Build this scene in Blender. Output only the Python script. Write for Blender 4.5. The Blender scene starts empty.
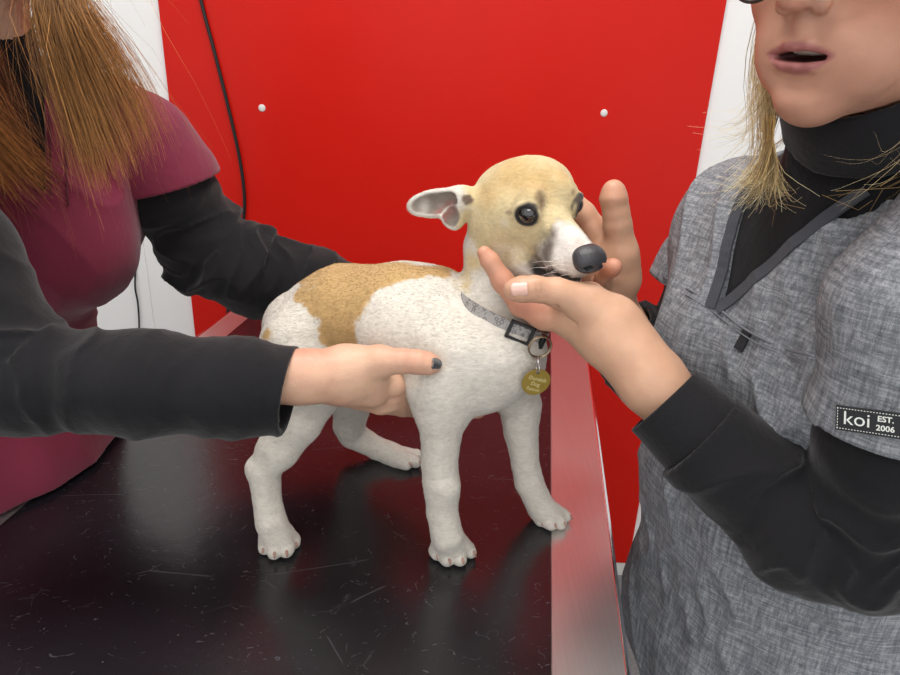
import bpy, math, random
import numpy as np
from mathutils import Matrix, Vector
random.seed(7); np.random.seed(7)
scene = bpy.context.scene
COL = scene.collection

# ------------------------------------------------------------------ camera
F = 676.0; CX, CY = 450.0, 337.5; CAMZ = 1.45; TT = 0.93; WALL = 1.68
_n = np.array([380 - CX, 1992 - CY, F]); _n /= np.linalg.norm(_n)
_f = np.array([0, 0, 1.0]) - _n[2] * _n; _f /= np.linalg.norm(_f)
M3 = np.array([np.cross(_n, _f), _f, -_n])
EYE = np.array([0, 0, CAMZ])
def ray(px, py): return M3 @ np.array([(px - CX) / F, (py - CY) / F, 1.0])
def W(px, py, Y):
    d = ray(px, py); return EYE + d * (Y / d[1])
def WZ(px, py, z=TT):
    d = ray(px, py); return EYE + d * ((z - CAMZ) / d[2])
def depth(p): return float((M3.T @ (np.asarray(p) - EYE))[2])
def J(px, py, Y, rp):
    p = W(px, py, Y); return p, rp * depth(p) / F
cam = bpy.data.objects.new('camera', bpy.data.cameras.new('camera'))
COL.objects.link(cam)
r_, u_, b_ = M3 @ [1, 0, 0], M3 @ [0, -1, 0], M3 @ [0, 0, -1]
cam.matrix_world = Matrix(((r_[0], u_[0], b_[0], 0), (r_[1], u_[1], b_[1], 0), (r_[2], u_[2], b_[2], CAMZ), (0, 0, 0, 1)))
cam.data.sensor_width = 36; cam.data.lens = F / 900 * 36; cam.data.clip_start = 0.02
scene.camera = cam

# ------------------------------------------------------------------ world, lights, exposure
wd = bpy.data.worlds.new('room_light'); scene.world = wd; wd.use_nodes = True
wd.node_tree.nodes['Background'].inputs[0].default_value = (0.98, 0.985, 1, 1)
wd.node_tree.nodes['Background'].inputs[1].default_value = 1.05
scene.view_settings.view_transform = 'Standard'; scene.view_settings.look = 'None'
scene.view_settings.exposure = 0.28; scene.view_settings.gamma = 1.0
scene.view_settings.use_curve_mapping = False
def area(name, loc, size, power, color=(1, 0.97, 0.93), rot=(0, 0, 0)):
    l = bpy.data.lights.new(name, 'AREA'); l.shape = 'RECTANGLE'; l.size, l.size_y = size
    l.energy = power; l.color = color
    o = bpy.data.objects.new(name, l); COL.objects.link(o); o.location = loc; o.rotation_euler = rot
    return o
area('ceiling_panel_light', (-0.05, 0.62, 2.56), (1.15, 0.55), 19)
area('ceiling_panel_light', (-0.05, -1.3, 2.56), (1.15, 0.55), 14)

# ------------------------------------------------------------------ helpers
def link(o, parent=None):
    COL.objects.link(o)
    if parent: o.parent = parent
    return o
def tag(o, label=None, cat=None, group=None, kind=None):
    if label: o['label'] = label
    if cat: o['category'] = cat
    if group: o['group'] = group
    if kind: o['kind'] = kind
    return o
def empty(name, loc, label, cat, group=None):
    o = bpy.data.objects.new(name, None); COL.objects.link(o); o.location = loc; o.empty_display_size = .05
    return tag(o, label, cat, group)
def mesh_obj(name, V, Fc, mat=None, parent=None, smooth=True, col=None, mats=None, midx=None):
    me = bpy.data.meshes.new(name)
    V = np.asarray(V, dtype=np.float64)
    if parent is not None: V = V - np.array(parent_origin(parent))
    if isinstance(Fc, np.ndarray):
        n, m = Fc.shape
        me.vertices.add(len(V)); me.vertices.foreach_set('co', V.astype(np.float32).ravel())
        me.loops.add(n * m); me.loops.foreach_set('vertex_index', Fc.astype(np.int32).ravel())
        me.polygons.add(n); me.polygons.foreach_set('loop_start', np.arange(0, n * m, m, dtype=np.int32))
        me.update(calc_edges=True)
    else:
        me.from_pydata([tuple(v) for v in V], [], [tuple(f) for f in Fc]); me.update()
    if col is not None:
        a = me.color_attributes.new('Coat', 'FLOAT_COLOR', 'POINT')
        a.data.foreach_set('color', np.hstack([col, np.ones((len(col), 1))]).astype(np.float32).ravel())
    me.polygons.foreach_set('use_smooth', [smooth] * len(me.polygons))
    for m_ in (mats or ([mat] if mat else [])): me.materials.append(m_)
    if midx is not None: me.polygons.foreach_set('material_index', midx)
    me.validate(); me.update()
    return link(bpy.data.objects.new(name, me), parent)
def parent_origin(p):
    x = np.zeros(3)
    while p is not None:
        x = x + np.array(p.location); p = p.parent
    return x

# mesh builder of boxes and tubes
class MB:
    def __init__(s): s.v = []; s.f = []; s.m = []; s.cur = 0
    def add(s, V, Fc):
        b = len(s.v); s.v += [tuple(v) for v in V]; s.f += [tuple(i + b for i in f) for f in Fc]; s.m += [s.cur] * len(Fc)
    def box(s, a, b, R=None, o=(0, 0, 0)):
        V = np.array([(x, y, z) for x in (a[0], b[0]) for y in (a[1], b[1]) for z in (a[2], b[2])], float)
        if R is not None: V = V @ np.array(R)
        s.add(V + np.array(o), [(0, 1, 3, 2), (4, 6, 7, 5), (0, 4, 5, 1), (2, 3, 7, 6), (0, 2, 6, 4), (1, 5, 7, 3)])
    def tube(s, pts, r, n=10, closed=False, ry=None, up=None):
        pts = [np.array(p, float) for p in pts]; N = len(pts); V = []; Fc = []
        rr = r if hasattr(r, '__len__') else [r] * N
        u0 = np.array(up, float) if up is not None else None
        for i, p in enumerate(pts):
            t = (pts[(i + 1) % N] - pts[i - 1]) if (closed or 0 < i < N - 1) else (pts[1] - pts[0] if i == 0 else pts[-1] - pts[-2])
            t = t / (np.linalg.norm(t) + 1e-12)
            ref = u0 if up is not None else (np.array([0, 0, 1.]) if abs(t[2]) < .9 else np.array([0, 1., 0]))
            if up is None and i > 0: ref = u
            a = np.cross(t, ref); a /= np.linalg.norm(a) + 1e-12; u = np.cross(a, t)
            for k in range(n):
                th = 2 * math.pi * k / n
                V.append(p + a * math.cos(th) * rr[i] + u * math.sin(th) * (ry or rr[i]))
        for i in range(N if closed else N - 1):
            for k in range(n):
                i2 = (i + 1) % N; k2 = (k + 1) % n
                Fc.append((i * n + k, i * n + k2, i2 * n + k2, i2 * n + k))
        if not closed: Fc += [tuple(range(n))[::-1], tuple((N - 1) * n + k for k in range(n))]
        s.add(V, Fc)
    def ellip(s, c, R, r, nu=16, nv=10):
        V = []; Fc = []
        for j in range(nv + 1):
            for i in range(nu):
                a = 2 * math.pi * i / nu; b = math.pi * j / nv
                V.append(np.array(c) + np.array([r[0] * math.sin(b) * math.cos(a), r[1] * math.sin(b) * math.sin(a), r[2] * math.cos(b)]) @ R)
        for j in range(nv):
            for i in range(nu):
                Fc.append((j * nu + i, (j + 1) * nu + i, (j + 1) * nu + (i + 1) % nu, j * nu + (i + 1) % nu))
        s.add(V, Fc)
    def build(s, name, mats, parent=None, smooth=False, bevel=0):
        if not isinstance(mats, (list, tuple)): mats = [mats]
        o = mesh_obj(name, s.v, s.f, None, parent, smooth, mats=mats, midx=s.m)
        if bevel:
            b = o.modifiers.new('b', 'BEVEL'); b.width = bevel; b.segments = 3; b.limit_method = 'ANGLE'
        return o

# ------------------------------------------------------------------ noise and implicit modelling
_T = np.random.RandomState(3).rand(65536).astype(np.float32)
def vnoise(P):
    i = np.floor(P).astype(np.int64); f = (P - i).astype(np.float32); f = f * f * (3 - 2 * f)
    def hsh(dx, dy, dz):
        h = ((i[:, 0] + dx) * 73856093) ^ ((i[:, 1] + dy) * 19349663) ^ ((i[:, 2] + dz) * 83492791)
        h = (h ^ (h >> 13)) * 1274126177
        return _T[(h ^ (h >> 16)) & 65535]
    r = 0
    for dx in (0, 1):
        wx = f[:, 0] if dx else 1 - f[:, 0]
        for dy in (0, 1):
            wy = f[:, 1] if dy else 1 - f[:, 1]
            for dz in (0, 1):
                wz = f[:, 2] if dz else 1 - f[:, 2]
                r = r + wx * wy * wz * hsh(dx, dy, dz)
    return r
def nrm(v): v = np.array(v, float); return v / np.linalg.norm(v)
def frame(f, up=(0, 0, 1)):
    """rows: side, forward, up"""
    f = nrm(f); s = nrm(np.cross(f, up)); return np.array([s, f, np.cross(s, f)])

class SDF:
    def __init__(s): s.p = []; s.disp = None; s.post = None; s.amp = 0.0
    def cone(s, a, ra, b, rb, k=.01, op=1):
        s.p.append(('c', np.array(a, float), ra, np.array(b, float), rb, k, op)); return s
    def ball(s, a, r, k=.01, op=1): return s.cone(a, r, np.array(a) + 1e-6, r, k, op)
    def ell(s, c, R, r, k=.01, op=1):
        s.p.append(('e', np.array(c, float), np.array(R, float), np.array(r, float), None, k, op)); return s
    def chain(s, pts, k=.01, op=1, kj=None):
        for i, ((a, ra), (b, rb)) in enumerate(zip(pts[:-1], pts[1:])): s.cone(a, ra, b, rb, k if (i == 0 or kj is None) else kj, op)
        return s
    def px(s, lst, k=.01, op=1, kj=None): return s.chain([J(*q) for q in lst], k, op, kj)
    def one(s, q, P):
        if q[0] == 'c':
            _, a, ra, b, rb, k, op = q
            ab = b - a; L = ab @ ab
            t = np.clip(((P - a) @ ab) / L, 0, 1)
            d = P - a - t[:, None] * ab
            return np.sqrt((d * d).sum(1)) - (ra + (rb - ra) * t)
        _, c, R, r, _, k, op = q
        L = (P - c) @ R.T
        a = L / r; k0 = np.sqrt((a * a).sum(1)) + 1e-9; b = a / r; k1 = np.sqrt((b * b).sum(1)) + 1e-9
        return k0 * (k0 - 1) / k1
    def ev(s, P, idx=None, disp=True):
        d = np.full(len(P), 1.0)
        for i in (range(len(s.p)) if idx is None else idx):
            q = s.p[i]; k = q[5]; e = s.one(q, P)
            if q[6] == 1:
                h = np.clip(.5 + .5 * (e - d) / k, 0, 1); d = e * (1 - h) + d * h - k * h * (1 - h)
            else:
                e = -e; h = np.clip(.5 - .5 * (e - d) / k, 0, 1); d = e * (1 - h) + d * h + k * h * (1 - h)
        if disp and s.disp is not None:
            m = np.abs(d) < s.amp * 2 + .02
            if m.any(): d[m] = d[m] + s.disp(P[m])
        if s.post is not None: d = s.post(P, d)
        return d
    def mesh(s, h, B=16, extra=0.0):
        lo = np.full(3, 9e9); hi = -lo
        for q in s.p:
            if q[6] != 1: continue
            if q[0] == 'c':
                for c, r in ((q[1], q[2]), (q[3], q[4])): lo = np.minimum(lo, c - r); hi = np.maximum(hi, c + r)
            else: lo = np.minimum(lo, q[1] - q[3].max()); hi = np.maximum(hi, q[1] + q[3].max())
        lo -= .03; hi += .03
        S_ = B * h; nb = np.ceil((hi - lo) / S_).astype(int)
        g = np.stack(np.meshgrid(*[np.arange(n) for n in nb], indexing='ij'), -1).reshape(-1, 3)
        C = lo + (g + .5) * S_; Rb = S_ * .5 * 1.7321
        D = np.concatenate([s.ev(c, disp=False) for c in np.array_split(C, max(1, len(C) // 60000))])
        g = g[np.abs(D) < Rb * 1.35 + s.amp + extra]
        loc = np.stack(np.meshgrid(*[np.arange(B + 2)] * 3, indexing='ij'), -1).reshape(-1, 3)
        KS = (nb * B + 4).astype(np.int64)
        Vs = []; Ks = []; Qs = []
        cell = np.stack(np.meshgrid(*[np.arange(B + 1)] * 3, indexing='ij'), -1)
        for gb in g:
            base = gb * B; P = lo + (base + loc) * h; c = (lo + (gb + .5) * S_)[None]
            dc = np.array([s.one(q, c)[0] for q in s.p]); ks = np.array([q[5] for q in s.p]); op = np.array([q[6] for q in s.p])
            mn = dc[op == 1].min()
            idx = np.where(((op == 1) & (dc < mn + 2.4 * Rb + ks)) | ((op != 1) & (dc < Rb * 1.3 + ks)))[0]
            d = s.ev(P, idx).reshape(B + 2, B + 2, B + 2)
            ins = d < 0
            if ins.all() or not ins.any(): continue
            cs = sum(ins[a:B + 1 + a, b:B + 1 + b, e:B + 1 + e].astype(np.int8) for a in (0, 1) for b in (0, 1) for e in (0, 1))
            act = (cs > 0) & (cs < 8)
            if not act.any(): continue
            ci = cell[act]; acc = np.zeros((len(ci), 3)); cnt = np.zeros(len(ci))
            for a in (0, 1):
                for b in (0, 1):
                    for ax in range(3):
                        o1 = [0, 0, 0]; oth = [x for x in range(3) if x != ax]; o1[oth[0]] = a; o1[oth[1]] = b
                        o2 = list(o1); o2[ax] = 1
                        i1 = ci + o1; i2 = ci + o2
                        d1 = d[i1[:, 0], i1[:, 1], i1[:, 2]]; d2 = d[i2[:, 0], i2[:, 1], i2[:, 2]]
                        x = (d1 < 0) != (d2 < 0)
                        t = np.where(x, d1 / np.where(x, d1 - d2, 1), 0)
                        pp = np.tile(np.array(o1, float), (len(ci), 1)); pp[:, ax] += t
                        acc += pp * x[:, None]; cnt += x
            V = lo + (base + ci + acc / cnt[:, None]) * h
            gk = base + ci; key = (gk[:, 0] * KS[1] + gk[:, 1]) * KS[2] + gk[:, 2]
            Vs.append(V); Ks.append(key)
            for ax in range(3):
                o = [x for x in range(3) if x != ax]
                sl1 = [slice(1, B + 1)] * 3; sl1[ax] = slice(0, B); sl2 = list(sl1); sl2[ax] = slice(1, B + 1)
                A = ins[tuple(sl1)]; Bb = ins[tuple(sl2)]; e = np.argwhere(A != Bb)
                if not len(e): continue
                off = np.ones(3, int); off[ax] = 0
                flip = A[e[:, 0], e[:, 1], e[:, 2]]
                e = e + off + base
                def kk(da, db):
                    q = e.copy(); q[:, o[0]] -= da; q[:, o[1]] -= db
                    return (q[:, 0] * KS[1] + q[:, 1]) * KS[2] + q[:, 2]
                Q = np.stack([kk(1, 1), kk(0, 1), kk(0, 0), kk(1, 0)], 1)
                if ax == 1: flip = ~flip
                Q[~flip] = Q[~flip][:, ::-1]
                Qs.append(Q)
        K = np.concatenate(Ks); V = np.concatenate(Vs); uk, ix = np.unique(K, return_index=True)
        Q = np.searchsorted(uk, np.concatenate(Qs))
        return V[ix], Q
    def snap(s, px, py, t0=.25, t1=2.2):
        d = ray(px, py); d = d / np.linalg.norm(d); t = t0
        for _ in range(160):
            v = s.ev((EYE + d * t)[None], disp=False)[0]
            if v < .0004: break
            t += v * .8
            if t > t1: return None
        p = EYE + d * t; e = .0015
        g = np.array([s.ev((p + np.eye(3)[i] * e)[None], disp=False)[0] - s.ev((p - np.eye(3)[i] * e)[None], disp=False)[0] for i in range(3)])
        return p, nrm(g)
def _near(s, px, py):
    d = nrm(ray(px, py)); t = np.linspace(.4, 1.2, 400); v = s.ev(EYE + t[:, None] * d, disp=False); return EYE + d * t[v.argmin()]
SDF.nearest = _near
def lerp(a, b, t): return a + (b - a) * t
def smooth01(x, a, b): t = np.clip((x - a) / (b - a), 0, 1); return t * t * (3 - 2 * t)
def strands(name, roots, parent, mat, extra=()):
    """roots: list of (polyline points, colour at root, colour at tip); three-sided tapering hairs in one mesh"""
    V = []; Q = []; C = []; b = 0
    for ve, qe, ce in extra: V.append(ve); Q.append(qe + b); C.append(ce); b += len(ve)
    for pts, c0, c1, rr in roots:
        pts = np.array(pts); N = len(pts)
        T = np.gradient(pts, axis=0); T /= np.linalg.norm(T, axis=1)[:, None] + 1e-9
        a = np.cross(T, [.3, .2, .93]); a /= np.linalg.norm(a, axis=1)[:, None] + 1e-9; u = np.cross(T, a)
        s = rr * np.linspace(1, .25, N)[:, None]
        ring = [pts + s * (a * math.cos(x) + u * math.sin(x)) for x in (0, 2.094, 4.189)]
        V.append(np.stack(ring, 1).reshape(-1, 3))
        i = np.arange(N - 1)[:, None] * 3 + b
        for k in range(3):
            k2 = (k + 1) % 3; Q.append(np.hstack([i + k, i + k2, i + 3 + k2, i + 3 + k]))
        t = np.repeat(np.linspace(0, 1, N), 3)[:, None] ** 1.7; C.append(np.array(c0) * (1 - t) + np.array(c1) * t)
        b += N * 3
    return mesh_obj(name, np.concatenate(V), np.concatenate(Q), mat, parent, True, col=np.concatenate(C))

# ------------------------------------------------------------------ materials
def lin(c):
    if isinstance(c, str): c = [int(c[i:i + 2], 16) / 255 for i in (0, 2, 4)]
    return tuple(x / 12.92 if x <= .04045 else ((x + .055) / 1.055) ** 2.4 for x in c)
class NT:
    def __init__(s, name):
        s.m = bpy.data.materials.new(name); s.m.use_nodes = True; s.t = s.m.node_tree
        s.b = s.t.nodes['Principled BSDF']; s.co = s.n('ShaderNodeTexCoord').outputs['Object']
    def n(s, ty, **kw):
        x = s.t.nodes.new(ty)
        for k, v in kw.items(): setattr(x, k, v)
        return x
    def l(s, a, b): s.t.links.new(a, b)
    def set(s, **kw):
        for k, v in kw.items():
            i = s.b.inputs[k.replace('_', ' ')]
            if hasattr(v, 'links'): s.l(v, i)
            else: i.default_value = (tuple(v) + (1,) if hasattr(v, '__len__') and len(v) == 3 and i.type == 'RGBA' else v)
        return s
    def noise(s, scale, detail=4, rough=.55, stretch=None, co=None, rot=None):
        x = s.n('ShaderNodeTexNoise'); x.inputs['Scale'].default_value = scale; x.inputs['Detail'].default_value = detail
        x.inputs['Roughness'].default_value = rough; co = co or s.co
        if stretch or rot:
            mp = s.n('ShaderNodeMapping'); s.l(co, mp.inputs[0]); co = mp.outputs[0]
            if stretch: mp.inputs['Scale'].default_value = stretch
            if rot: mp.inputs['Rotation'].default_value = rot
        s.l(co, x.inputs['Vector']); return x.outputs['Fac']
    def ramp(s, fac, stops):
        x = s.n('ShaderNodeValToRGB'); s.l(fac, x.inputs[0]); e = x.color_ramp.elements
        while len(e) < len(stops): e.new(.5)
        for q, (p, c) in zip(e, stops):
            q.position = p; q.color = (c, c, c, 1) if not hasattr(c, '__len__') else tuple(c) + (1,)
        return x.outputs[0]
    def mix(s, fac, a, b, mode='MIX'):
        x = s.n('ShaderNodeMix', data_type='RGBA', blend_type=mode)
        for v, i in ((fac, 0), (a, 6), (b, 7)):
            if hasattr(v, 'links'): s.l(v, x.inputs[i])
            else: x.inputs[i].default_value = v if i == 0 else tuple(v) + (1,)
        return x.outputs[2]
    def math(s, op, a, b=0.0):
        x = s.n('ShaderNodeMath', operation=op)
        for v, i in ((a, 0), (b, 1)):
            if hasattr(v, 'links'): s.l(v, x.inputs[i])
            else: x.inputs[i].default_value = v
        return x.outputs[0]
    def bump(s, h, dist, strength=1.0):
        x = s.n('ShaderNodeBump'); x.inputs['Distance'].default_value = dist; x.inputs['Strength'].default_value = strength
        s.l(h, x.inputs['Height']); s.l(x.outputs[0], s.b.inputs['Normal']); return s
def simple(name, c, rough=.5, metal=0.0, **kw):
    return NT(name).set(Base_Color=lin(c), Roughness=rough, Metallic=metal, **kw).m

def m_red():
    t = NT('red_laminate'); v = t.noise(9, 3)
    t.set(Base_Color=t.mix(v, lin('c91608'), lin('cf190b')), Roughness=.38, Specular_IOR_Level=.2)
    t.bump(t.noise(700, 2), .0001, .25); return t.m
def m_wall():
    t = NT('white_paint'); t.set(Base_Color=t.mix(t.noise(3, 2), lin('f1f1f0'), lin('f5f5f3')), Roughness=.55)
    t.bump(t.noise(220, 3), .0004, .3); return t.m
def m_floor():
    t = NT('grey_vinyl'); v = t.ramp(t.noise(160, 4, .7), [(.35, lin('6f7274')), (.65, lin('8d9091'))])
    br = t.n('ShaderNodeTexBrick'); t.l(t.co, br.inputs[0]); br.offset = 0; br.inputs['Scale'].default_value = 1
    br.inputs['Brick Width'].default_value = .5; br.inputs['Row Height'].default_value = .5; br.inputs['Mortar Size'].default_value = .004
    t.set(Base_Color=t.mix(br.outputs['Fac'], v, lin('b9bbba')), Roughness=.5); return t.m
def m_steel():
    t = NT('brushed_steel'); v = t.noise(60, 6, .6, stretch=(6, .12, 1), rot=(0, 0, .12))
    v2 = t.noise(14, 4)
    t.set(Base_Color=t.mix(v, lin('c9c5c4'), lin('dcd9d8')), Metallic=.88, Roughness=t.math('ADD', t.math('MULTIPLY', v2, .12), .26))
    t.bump(v, .00006, .35); return t.m
def scratch(t, scale, width, seed, cut):
    mp = t.n('ShaderNodeMapping'); t.l(t.co, mp.inputs[0]); mp.inputs['Location'].default_value = (seed, seed * .7, 0)
    mp.inputs['Rotation'].default_value = (0, 0, seed); mp.inputs['Scale'].default_value = (1, 1.6, 0)
    nz = t.n('ShaderNodeTexNoise'); t.l(mp.outputs[0], nz.inputs['Vector']); nz.inputs['Scale'].default_value = scale * .35; nz.inputs['Detail'].default_value = 2
    ad = t.n('ShaderNodeVectorMath', operation='MULTIPLY_ADD'); t.l(nz.outputs['Color'], ad.inputs[0]); ad.inputs[1].default_value = (.12, .12, 0); t.l(mp.outputs[0], ad.inputs[2])
    vo = t.n('ShaderNodeTexVoronoi', feature='DISTANCE_TO_EDGE'); t.l(ad.outputs[0], vo.inputs['Vector']); vo.inputs['Scale'].default_value = scale
    ln = t.ramp(vo.outputs['Distance'], [(0, 1.0), (width, 0.0)])
    gate = t.ramp(t.noise(scale * 1.3, 2, .5, co=ad.outputs[0]), [(cut, 0.0), (cut + .06, 1.0)])
    return t.math('MULTIPLY', ln, gate)
def m_mat():
    t = NT('black_rubber')
    s1 = scratch(t, 5, .006, 1.3, .52); s2 = scratch(t, 14, .014, 4.1, .60); s3 = scratch(t, 45, .04, 7.7, .64)
    s4 = scratch(t, 70, .06, 2.2, .62)
    sp = t.n('ShaderNodeTexVoronoi'); t.l(t.co, sp.inputs['Vector']); sp.inputs['Scale'].default_value = 55
    speck = t.ramp(sp.outputs['Distance'], [(.02, 1.0), (.05, 0.0)])
    speck = t.math('MULTIPLY', speck, t.ramp(t.noise(23, 2), [(.56, 0.0), (.6, 1.0)]))
    fine = t.math('MULTIPLY', t.math('ADD', s3, s4), .5)
    a = t.math('MAXIMUM', t.math('MAXIMUM', t.math('MULTIPLY', s1, .3), t.math('MULTIPLY', s2, .16)), t.math('MAXIMUM', fine, speck))
    worn = t.ramp(t.noise(5, 4), [(.35, 0.0), (.7, 1.0)])
    base = t.mix(worn, lin('151418'), lin('1e1c21'))
    t.set(Base_Color=t.mix(t.math('MULTIPLY', a, .4), base, lin('8c8890')), Roughness=t.math('ADD', t.math('MULTIPLY', a, .3), t.math('ADD', .17, t.math('MULTIPLY', t.noise(7, 5), .12))), Specular_IOR_Level=.72)
    t.bump(t.math('ADD', t.noise(55, 4, .6), t.math('MULTIPLY', a, .3)), .0006, .35); return t.m
def m_skin(name, a, b, c):
    t = NT(name); v = t.noise(38, 4); w = t.ramp(t.noise(14, 3), [(.38, 0.0), (.66, 1.0)])
    col = t.mix(w, t.mix(v, lin(a), lin(b)), lin(c))
    t.set(Base_Color=col, Roughness=.48, Subsurface_Weight=.12, Subsurface_Radius=(.012, .004, .002), Subsurface_Scale=.6, Specular_IOR_Level=.4)
    t.bump(t.math('ADD', t.noise(420, 3, .6), t.math('MULTIPLY', t.noise(110, 4, .6), 1.6)), .0009, .45); return t.m
def m_knit(name, c1, c2, scale=900, wr=.0015, rough=.85, sheen=.15):
    t = NT(name); v = t.noise(30, 5, .65); f = t.noise(scale, 2, .6)
    t.set(Base_Color=t.mix(f, lin(c1), lin(c2)), Roughness=rough, Sheen_Weight=sheen, Sheen_Roughness=.5, Specular_IOR_Level=.2)
    t.bump(t.math('ADD', t.math('ADD', t.math('MULTIPLY', v, 1.0), t.math('MULTIPLY', t.noise(75, 3, .5, stretch=(1, .5, .35), rot=(.4, .6, .2)), .6)), t.math('MULTIPLY', f, .12)), wr * 2, .6); return t.m
def m_scrub_grey():
    t = NT('heathered_grey_cloth')
    a = t.noise(330, 4, .7, stretch=(1, 1, .10)); b = t.noise(330, 4, .7, stretch=(.12, .12, 1.4)); c = t.noise(1100, 2)
    v = t.math('MULTIPLY', t.math('ADD', t.math('ADD', a, b), t.math('MULTIPLY', c, .5)), .4)
    t.set(Base_Color=t.ramp(v, [(.36, lin('4e5156')), (.49, lin('75787d')), (.62, lin('a6a8ac'))]), Roughness=.85, Specular_IOR_Level=.2)
    t.bump(t.math('ADD', v, t.noise(22, 4)), .0012, .6); return t.m
def m_fur():
    t = NT('short_fur'); at = t.n('ShaderNodeAttribute', attribute_name='Coat')
    a = t.noise(330, 4, .7, stretch=(.35, 1, 1), rot=(0, .9, .5)); b = t.noise(120, 3, .6)
    v = t.math('ADD', t.math('MULTIPLY', a, .7), t.math('MULTIPLY', b, .3))
    col = t.mix(1.0, at.outputs['Color'], t.ramp(v, [(.3, .80), (.6, 1.06)]), 'MULTIPLY')
    t.set(Base_Color=col, Roughness=.8, Sheen_Weight=.2, Specular_IOR_Level=.2, Subsurface_Weight=.05, Subsurface_Radius=(.004, .003, .002), Subsurface_Scale=.5)
    t.bump(v, .0020, .6); return t.m
def m_strand(name, rough=.45):
    t = NT(name); at = t.n('ShaderNodeAttribute', attribute_name='Coat')
    t.set(Base_Color=at.outputs['Color'], Roughness=rough, Specular_IOR_Level=.35); return t.m

M_RED = m_red(); M_WALL = m_wall(); M_STEEL = m_steel(); M_MAT = m_mat()
M_BLACKP = simple('black_plastic', '101012', .4); M_WHITEP = simple('white_plastic', 'e2e0dc', .4)
M_CUP = M_RED
M_DARKGREY = simple('dark_grey_paint', '3a3c40', .6)

# ------------------------------------------------------------------ room shell
def slab(name, a, b, mat, kind='structure'):
    m = MB(); m.box(a, b); return tag(m.build(name, mat), kind=kind)
slab('floor', (-2.6, -2.2, -.08), (2.6, WALL + .1, 0), m_floor())
slab('wall_back', (-2.6, WALL, 0), (2.6, WALL + .1, 2.7), M_WALL)
slab('wall_left', (-2.7, -2.2, 0), (-2.6, WALL + .1, 2.7), M_WALL)
slab('wall_right', (2.6, -2.2, 0), (2.7, WALL + .1, 2.7), M_WALL)
slab('ceiling', (-2.6, -.6, 2.62), (2.6, WALL + .1, 2.7), M_WALL)
slab('baseboard_back', (-2.6, WALL - .012, 0), (2.6, WALL - .0005, .046), M_WHITEP)
# flat joint strip that covers the seam of the white wall boards
q0 = W(144, 280, WALL); slab('trim_1', (q0[0] - .012, WALL - .004, .046), (q0[0] + .012, WALL - .0003, 2.3), M_WALL)

# red wall board with white screw caps
PX0 = W(160, 0, WALL)[0]; PX1 = W(725, 0, WALL)[0]
pan = empty('wall_board', ((PX0 + PX1) / 2, WALL, .047), 'large glossy red wall board fixed with white screw caps behind the dog', 'wall board')
m = MB(); m.box((PX0, WALL - .013, .047), (PX1, WALL - .0006, 2.32)); m.build('board', M_RED, pan, bevel=.0015)
for x, y in ((262, 108), (604, 113)):
    p = W(x, y, WALL - .013); m = MB()
    R = np.eye(3); m.ellip((p[0], WALL - .0135, p[2]), R, (.0085, .003, .0085), 20, 8); m.build('screw_cap', M_WHITEP, pan, smooth=True)
# cords on the wall
def smooth_path(P, n=10):
    P = [np.array(p, float) for p in P]; out = []
    Q = [2 * P[0] - P[1]] + P + [2 * P[-1] - P[-2]]
    for i in range(1, len(Q) - 2):
        for t in np.linspace(0, 1, n, endpoint=False):
            a, b, c, d = Q[i - 1:i + 3]
            out.append(.5 * (2 * b + (c - a) * t + (2 * a - 5 * b + 4 * c - d) * t * t + (3 * b - 3 * c + d - a) * t ** 3))
    return out + [P[-1]]
m = MB(); m.tube(smooth_path([W(x, y, WALL - .02) for x, y in ((190, -60), (201, 0), (214, 50), (229, 110), (239, 155), (244, 190), (244, 215), (240, 250))] + [W(226, 330, WALL - .018), W(232, 420, WALL - .018), W(240, 500, WALL - .018)]), .0042, 10)
tag(m.build('power_cord', M_BLACKP, smooth=True), 'dark thick power cord hanging down the front of the red wall board', 'cord')
m = MB(); m.tube(smooth_path([W(x, y, WALL - .006) for x, y in ((128, 120), (133, 200), (136, 250), (135, 285), (138, 305), (139, 335), (137, 420), (140, 500))]), .0023, 8)
tag(m.build('thin_cable', M_BLACKP, smooth=True), 'thin black cable hanging on the white wall left of the red board', 'cable')

# ------------------------------------------------------------------ examination table
k = .121; c_, s_ = math.cos(math.atan(k)), math.sin(math.atan(k))
pR = WZ(628, 675); pL = WZ(197, 337)
ax = np.array([s_, c_, 0]); rt = np.array([c_, -s_, 0])
O = np.array([0, 0, TT]); xr = (pR - O) @ rt; xl = (pL - O) @ rt
RT = np.array([rt, ax, [0, 0, 1]])      # rows; local -> world: v @ RT
def TL(x, y, z=0): return np.array([x, y, z]) @ RT + np.array([0, 0, TT])
y0, y1 = -.02, 1.46
SW = .070; SL = .052
tb = empty('examination_table', (float(TL((xl + xr) / 2, .7)[0]), float(TL((xl + xr) / 2, .7)[1]), 0), 'steel rimmed veterinary examination table the dog stands on', 'table')
m = MB()
def prof(m, xa, xb, ya, yb):   # a raised steel rim: flat band, rolled outer lip, skirt
    m.box((xa, ya, -.004), (xb, yb, 0), RT, (0, 0, TT))
m2 = MB(); m2.box((xl, y0, -.022), (xr, y1, -.0045), RT, (0, 0, TT)); m2.build('table_top', M_STEEL, tb, bevel=.002)
for a, b in (((xl + .002, y0), (xl + SL, y1)), ((xr - SW, y0), (xr - .002, y1)), ((xl + SL, y1 - SW), (xr - SW, y1)), ((xl + SL, y0), (xr - SW, y0 + SW))):
    prof(m, a[0], b[0], a[1], b[1])
m.build('rim', M_STEEL, tb)
m = MB(); z = -.0035
m.tube([TL(xl, y0, z), TL(xl, y1, z), TL(xr, y1, z), TL(xr, y0, z)], .0042, 12, closed=True)
m.build('rolled_edge', simple('polished_steel', 'e6e6e8', .12, 1.0), tb, smooth=True)
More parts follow.
